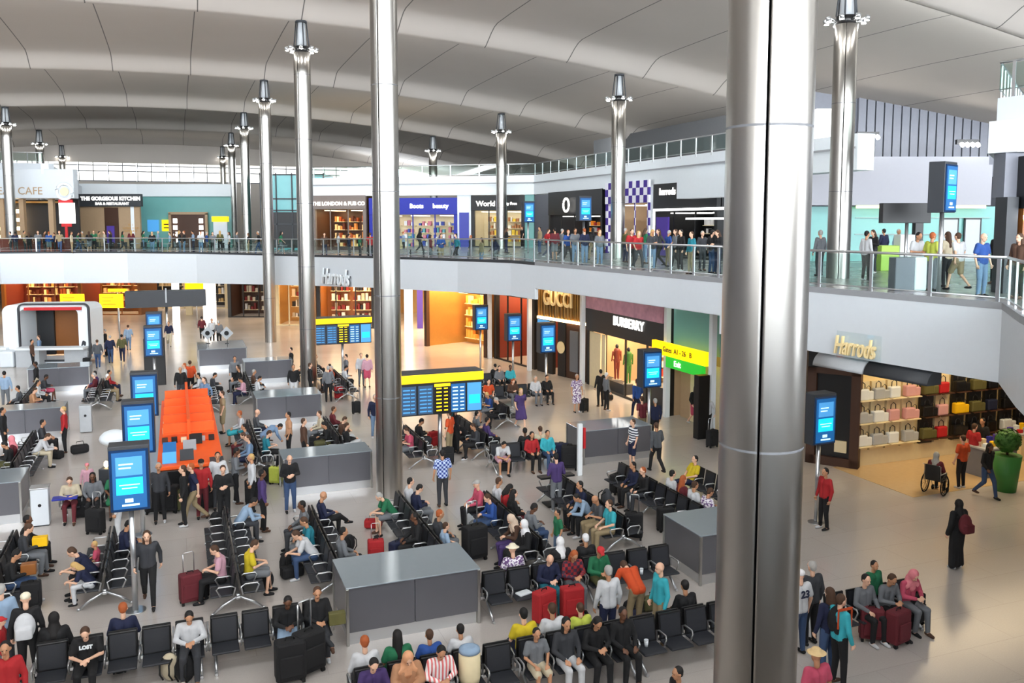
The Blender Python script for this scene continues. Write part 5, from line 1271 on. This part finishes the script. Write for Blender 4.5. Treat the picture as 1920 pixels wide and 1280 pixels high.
def case(p, rz_, m, label, sc=1., ext=True):
    r = empty('suitcase', p, rz_, label, 'suitcase', 'luggage beside the seats', sc)
    put('body', LM['case'], m, r); put('pocket', LM['pocket'], m, r); put('grip', LM['grip'], None, r)
    if ext: put('handle', LM['handle'], None, r)
    for x in (-.16, .16):
        for y in (-.08, .08): put('wheel', LM['wheel'], None, r, (x, y, 0))
    return r
def pack(p, rz_, m, label, sc=1.):
    r = empty('backpack', p, rz_, label, 'backpack', 'backpacks of the travellers', sc); put('body', LM['pack'], m, r); put('strap', LM['strap'], None, r); return r
def duffel(p, rz_, m, label, sc=1.):
    r = empty('travel_bag', p, rz_, label, 'bag', 'luggage beside the seats', sc); put('body', LM['duffel'], m, r); put('strap', LM['dstrap'], None, r); return r
for ln in '''
c 155 972 black 1.05 0 black suitcase under the man in cream shirt
c 180 1000 black 1.15 1 tall black suitcase beside the white trousers
c 292 962 black 1.35 0 large black suitcase, left of two by the island
c 318 960 black 1.35 0 large black suitcase, right of two by the island
c 338 958 olive 1.1 0 patterned olive suitcase with red bag on top
c 388 955 black 1.2 0 black suitcase behind the khaki trousers
c 358 1130 maroon 1.15 1 dark maroon suitcase before the pink shirted traveller
c 376 1118 black .9 0 small black suitcase touching the dark maroon one
p 405 990 black 1.0 0 black backpack on the seats behind the khaki trousers
c 505 905 black .9 1 black suitcase left of the lime green one
c 517 907 lime .95 1 lime green suitcase beside the steel clad box
c 478 945 black 1.3 0 large black suitcase by the white cardigan
p 500 1105 black 1.0 0 black backpack on the floor by the yellow shirt
p 540 1075 black 1.2 0 black backpack at left of the white shirted leaner
d 548 1082 black 1.0 0 black travel bag by the white shirted leaner
p 655 1035 black 1.0 0 black backpack left of nearest steel box
c 545 1278 black 1.35 0 large black suitcase, left of two at bottom
c 580 1262 black 1.4 1 large black suitcase, right of two at bottom
c 705 1055 red 1.0 1 red suitcase with long handle behind nearest box
c 890 1050 black 1.5 1 tall black suitcase right of the nearest box
c 1020 1168 red 1.2 0 red suitcase, left of two behind yellow tee
c 1072 1160 red 1.2 0 red suitcase, right of two behind yellow tee
d 1190 1150 black 1.1 0 black travel bag before the orange tee
d 1222 1142 olive 1.0 0 dark olive travel bag by the turquoise shirt
d 1185 1168 navy .8 0 small navy travel bag before the orange tee
c 948 885 black 1.0 0 black suitcase between the knees of white tee
c 1247 995 black 1.1 0 black suitcase beside the glassy topped box
c 1155 925 black 1.05 0 dark suitcase at front of the long seats
c 1188 1010 black 1.2 1 tall black suitcase behind the grey tee
d 700 990 red .9 0 red and black bag by the green tee
c 635 748 red 1.0 1 dark red suitcase under the far board
c 1095 772 black 1.0 1 black suitcase beside the floral dress
d 1140 750 black .9 0 black bag by the white haired traveller
c 668 775 black .9 1 small black suitcase left of the bare column
c 812 838 red 1.0 0 red suitcase beside the thin pole
c 840 870 black 1.0 0 black suitcase under the board seats
c 1335 838 black 1.1 1 black suitcase behind the widest column
c 1633 1200 maroon 1.15 0 dark red suitcase, left of two right of widest column
c 1682 1208 maroon 1.2 0 dark red suitcase, right of two right of widest column
c 1712 1172 black 1.15 0 black suitcase beside the dark red pair
c 60 1140 black 1.0 0 black suitcase beside the cream cap
c 205 668 black 1.0 1 black trolley case pulled by a walker at left
c 163 690 black 1.0 1 black trolley case by the white bar
d 105 860 black 1.0 0 black bag beyond the left box
d 150 850 black 1.1 0 black bag near the white shirted leaner
p 1312 1195 black 1.0 0 black backpack by the right front seats
p 320 1275 cream 1.1 0 beige backpack at bottom beside the white shirt
p 348 1278 black 1.1 0 black backpack at bottom beside the beige one
p 225 1262 black 1.2 0 black backpack on the floor of front left seats
d 940 850 brown .9 0 brown bag beside the board seats
c 590 845 black .9 0 black suitcase behind the second steel box
d 660 860 brown .9 0 brown bag on the floor behind the second box
c 1052 872 navy 1.3 0 navy trolley case beside the right box
c 1068 880 black 1.4 0 large black case beside the right box
p 975 1062 black 1.0 0 black backpack under the cream hat
c 745 1058 navy 1.0 0 navy case behind the nearest box
d 1700 1135 olive 1.0 0 olive patterned bag by pink headscarf
'''.strip().split('\n'):
    a = ln.split(' ', 6); p = P(float(a[1]), float(a[2]), 0); rz_ = TH+prnd.uniform(-.6,.6)
    if a[0] == 'c': case(p, rz_, 'c_'+a[3], a[6], float(a[4]), a[5] == '1')
    elif a[0] == 'p': pack(p, rz_+PI, 'c_'+a[3], a[6], float(a[4]))
    else: duffel(p, rz_, 'c_'+a[3], a[6], float(a[4]))
# bags worn or carried
def find(x): return [r for r in people if x in r['label']][0]
def worn(key, m, label, sc=1.05):
    q = find(key); a = q.rotation_euler[2]; p = q.location + Matrix.Rotation(a, 3, 'Z') @ Vector((0, -.2, .92)); pack(p, a, m, label, sc)
worn('cream cap', 'c_white', 'white backpack worn by the cream cap traveller at left'); worn('black headscarf, standing', 'c_maroon', 'dark maroon backpack on the black robed walker'); worn('navy top, denim trousers, long brown hair', 'c_black', 'black backpack with orange straps worn right of widest column', 1.15)
worn('gray2' if any('gray2 top, black trousers, short brown hair, walking' in r['label'] for r in people) else 'walking', 'c_charcoal', 'charcoal backpack worn by the walker beside striped top')
for r in people: r['label'] = r['label'].replace('gray2', 'dark grey')
q = find('navy top, denim trousers, long brown hair'); a = q.rotation_euler[2]
b = MB()
for x in (-.13, .13): b.box(x-.012, x+.012, -.35, -.335, .98, 1.28)
b.box(-.14, .14, -.35, -.335, 1.26, 1.3); o = b.obj('orange_trim', 'c_orange', bpy.data.objects[[x.name for x in bpy.data.objects if x.get('label','').startswith('black backpack with orange')][0]], (0,.2/1.15,-.92/1.15))
def chest_text(key, s_, size, m, back=False, z=1.28):
    q = find(key); text(s_, size, m, q, (0, -.155 if back else .135, z), (PI/2, 0, 0) if back else (PI/2, 0, PI), name='printed_number' if back else 'printed_lettering', ext=.006, bold=.006)
chest_text('white tee, denim trousers, white cap', '23', .2, 'navy', True)
chest_text('black tee, black trousers, short brown hair, seated on front left', 'LOST', .09, 'white', False, .9)
# things held or lying about
def small(name, cat, label, p, m, *boxes, rz_=0):
    b = MB()
    for x in boxes: b.box(*x, .01)
    o = b.obj(name, m, None, p, rz_); return tag(o, label, cat)
q = find('cream top, maroon trousers'); small('tray', 'tray', 'blue tray on the lap of the man in cream shirt', q.location+Vector((0,-.32,.72)), 'blue', (-.32,.32,-.16,.16,0,.05), rz_=TH)
q = find('short brown hair, seated at the left edge'); small('yellow_bag', 'bag', 'mustard yellow bag on a lap at the left edge', q.location+Matrix.Rotation(q.rotation_euler[2],3,'Z')@Vector((0,.36,.72)), 'yellow_p', (-.16,.16,-.1,.1,0,.22), rz_=TH)
q = find('black top, denim trousers, short black hair, seated at'); small('orange_bag', 'bag', 'brown orange bag on a lap at the left edge', q.location+Matrix.Rotation(q.rotation_euler[2],3,'Z')@Vector((0,.36,.7)), 'goldbrown', (-.15,.15,-.1,.1,0,.24), rz_=TH)
q = find('black top, charcoal trousers, short brown hair, seated on front left'); small('shoulder_bag', 'bag', 'olive shoulder bag held beside the nearest steel box', q.location+Matrix.Rotation(q.rotation_euler[2],3,'Z')@Vector((-.34,.2,.6)), 'olive', (-.16,.16,-.07,.07,0,.24), rz_=TH)
small('paper', 'paper', 'white crumpled paper on an empty seat right of nearest box', W(16.6,6.72,.45), 'white', (-.16,.16,-.1,.1,0,.035), rz_=TH+.3)
for k, (s_, t_, lab) in enumerate(((13.62,8.0,'white paper cup on a seat of the right front row'),(16.6,9.6,'white paper cup on a seat behind the turquoise shirt'))):
    b = MB(); b.lathe([(.033,0),(.043,.12)], 14); o = b.obj('paper_cup', 'white', None, W(s_, t_, .448)); tag(o, lab, 'cup', 'paper cups on the seats'); b = MB(); b.lathe([(.045,.12),(.042,.135)], 14); b.obj('lid', 'white_b', o)
b = MB(); b.lathe([(.17,0),(.19,.12),(.19,.52),(.16,.56)], 20); o = b.obj('cool_box', 'cream', None, W(13.62, 4.5, .45)); tag(o, 'cream cool box with pale blue lid on a front centre seat', 'container'); b = MB(); b.lathe([(.19,.56),(.18,.62),(.1,.65)], 20); b.obj('lid', 'c_paleblue', o)
# stall trolley with black table near the right box
r = empty('folding_trolley', P(1042, 945, 0), TH, 'dark folding trolley with flat top before the purple shirt', 'trolley'); b = MB(); b.box(-.55, .55, -.16, .16, .84, .9, .01); b.obj('flat_top', 'dark', r); b = MB(); b.box(-.09, .09, -.08, .08, .04, .84); b.obj('stem', 'lgrey', r); b = MB(); b.box(-.35, .35, -.25, .25, 0, .05, .01); b.obj('base', 'dark', r)
# wheelchair
wc = empty('wheelchair', P(1752, 925, 0), TH-1.2, 'wheelchair facing the display table in front of the store', 'wheelchair')
b = MB(); b.box(-.22, .22, -.2, .24, .45, .5, .01); b.obj('seat', 'black', wc); b = MB(); b.box(-.22, .22, -.24, -.2, .5, .95, .01); b.obj('backrest', 'black', wc)
for s_ in (-1, 1):
    b = MB(); b.tube([(s_*.29, .3*math.cos(k*PI/12), .31+.3*math.sin(k*PI/12)) for k in range(25)], .022, 6, caps=False); b.tube([(s_*.32, .26*math.cos(k*PI/12), .31+.26*math.sin(k*PI/12)) for k in range(25)], .01, 5, caps=False)
    for k in range(8): b.tube([(s_*.29, 0, .31), (s_*.29, .29*math.cos(k*PI/4), .31+.29*math.sin(k*PI/4))], .005, 4)
    b.obj('wheel', 'rubber', wc); b = MB(); b.tube([(s_*.22-.02, .42, .08), (s_*.22+.02, .42, .08)], .08, 12); b.obj('caster', 'rubber', wc)
b = MB()
for s_ in (-1, 1): b.tube([(s_*.24,-.34,.98),(s_*.24,-.22,.93),(s_*.24,-.22,.45),(s_*.24,.26,.45),(s_*.24,.42,.16)], .014, 6); b.tube([(s_*.26,-.2,.68),(s_*.26,.2,.68),(s_*.26,.24,.46)], .014, 6); b.box(s_*.14-.08, s_*.14+.08, .4, .55, .1, .12)
b.obj('frame', 'alu', wc)
r = empty('person', wc.location+Vector((0,0,.03)), TH-1.2, 'person in maroon top, headscarf and black trousers, sitting in the wheelchair', 'person', 'travellers in the hall', .97)
for n_, part, m in (('body','body',SK['m']),('long_sleeved_top','long_sleeved_top','c_maroon'),('trousers','trousers','c_black'),('headscarf','headscarf','h_brown' if False else 'h_grey'),('shoe','shoe0','c_black'),('shoe','shoe1','c_black')): put(n_, pmesh('SI', part, 1), m, r)
# upstairs furniture at right
r = empty('litter_bin', UV(1693,25.6)+Vector((0,0,6.38)), 0, 'grey and white double litter bin behind the right glass railing', 'bin'); b = MB(); b.box(-.32,.25,-.25,.25,0,.98,.03); b.obj('grey_body', 'slat_gray', r); b = MB(); b.box(.25,.62,-.25,.2,0,1.0,.05); b.obj('white_body', 'white', r)
r = empty('lime_desk', UV(1664,36)+Vector((0,0,6.38)), 0, 'lime green desk with white end upstairs at right', 'desk'); b = MB(); b.box(-.4,.35,-.3,.3,0,1.05,.02); b.obj('green_front', mat('lime', (170,210,80), .5), r); b = MB(); b.box(.35,.95,-.35,.3,0,1.5,.02); b.obj('white_end', 'white', r); b = MB(); b.box(1.0,1.35,-.2,.1,0,2.0,.02); b.obj('black_screen', 'black', r)
# café tables and chairs seen through the far railing
tbm = MB(); tbm.lathe([(.02,0),(.25,.02),(.03,.04),(.03,.7),(.36,.71),(.36,.74)], 18); tbm = tbm.me('cafe_table', 'lgrey')
chm = MB(); chm.box(-.2,.2,-.2,.2,.42,.46,.01); chm.box(-.2,.2,-.22,-.18,.46,.85,.01)
for x in (-.18,.18):
    for y in (-.18,.18): chm.tube([(x,y,0),(x,y,.42)], .015, 5)
chm = chm.me('cafe_chair', 'dark')
for k, u in enumerate((150,165,205,230,255,285,315,345,400,430,468,530,770,795,820,905,930,955)):
    d, z = fdepth(u); p = UV(u, d+2.2); p.z = 5.93
    o = put('cafe_table', tbm, None, None, p); tag(o, 'small pale round table %s, behind the railing' % zone(u), 'table', 'café tables behind the far railing')
    for j in (0, 1): o = put('cafe_chair', chm, None, None, p+Vector(((-.6,.6)[j], .1, 0)), (-PI/2, PI/2)[j]); tag(o, 'dark café chair at a round table %s' % zone(u), 'chair', 'café chairs behind the far railing')
# things that still read alike are told apart by their order from left to right
bpy.context.view_layer.update()
same = {}
for o in bpy.data.objects:
    if o.parent is None and o.get('label'): same.setdefault(o['label'], []).append(o)
NUM = ['', 'second', 'third', 'fourth', 'fifth', 'sixth', 'seventh', 'eighth', 'ninth', 'tenth', 'eleventh', 'twelfth', 'thirteenth', 'fourteenth']
for l, os_ in same.items():
    if len(os_) > 1:
        os_.sort(key=lambda o: o.location.x/max(o.location.y, .1))
        for i, o in enumerate(os_): o['label'] = ('leftmost ' if i == 0 else 'rightmost ' if i == len(os_)-1 else NUM[i]+' from left, ') + l
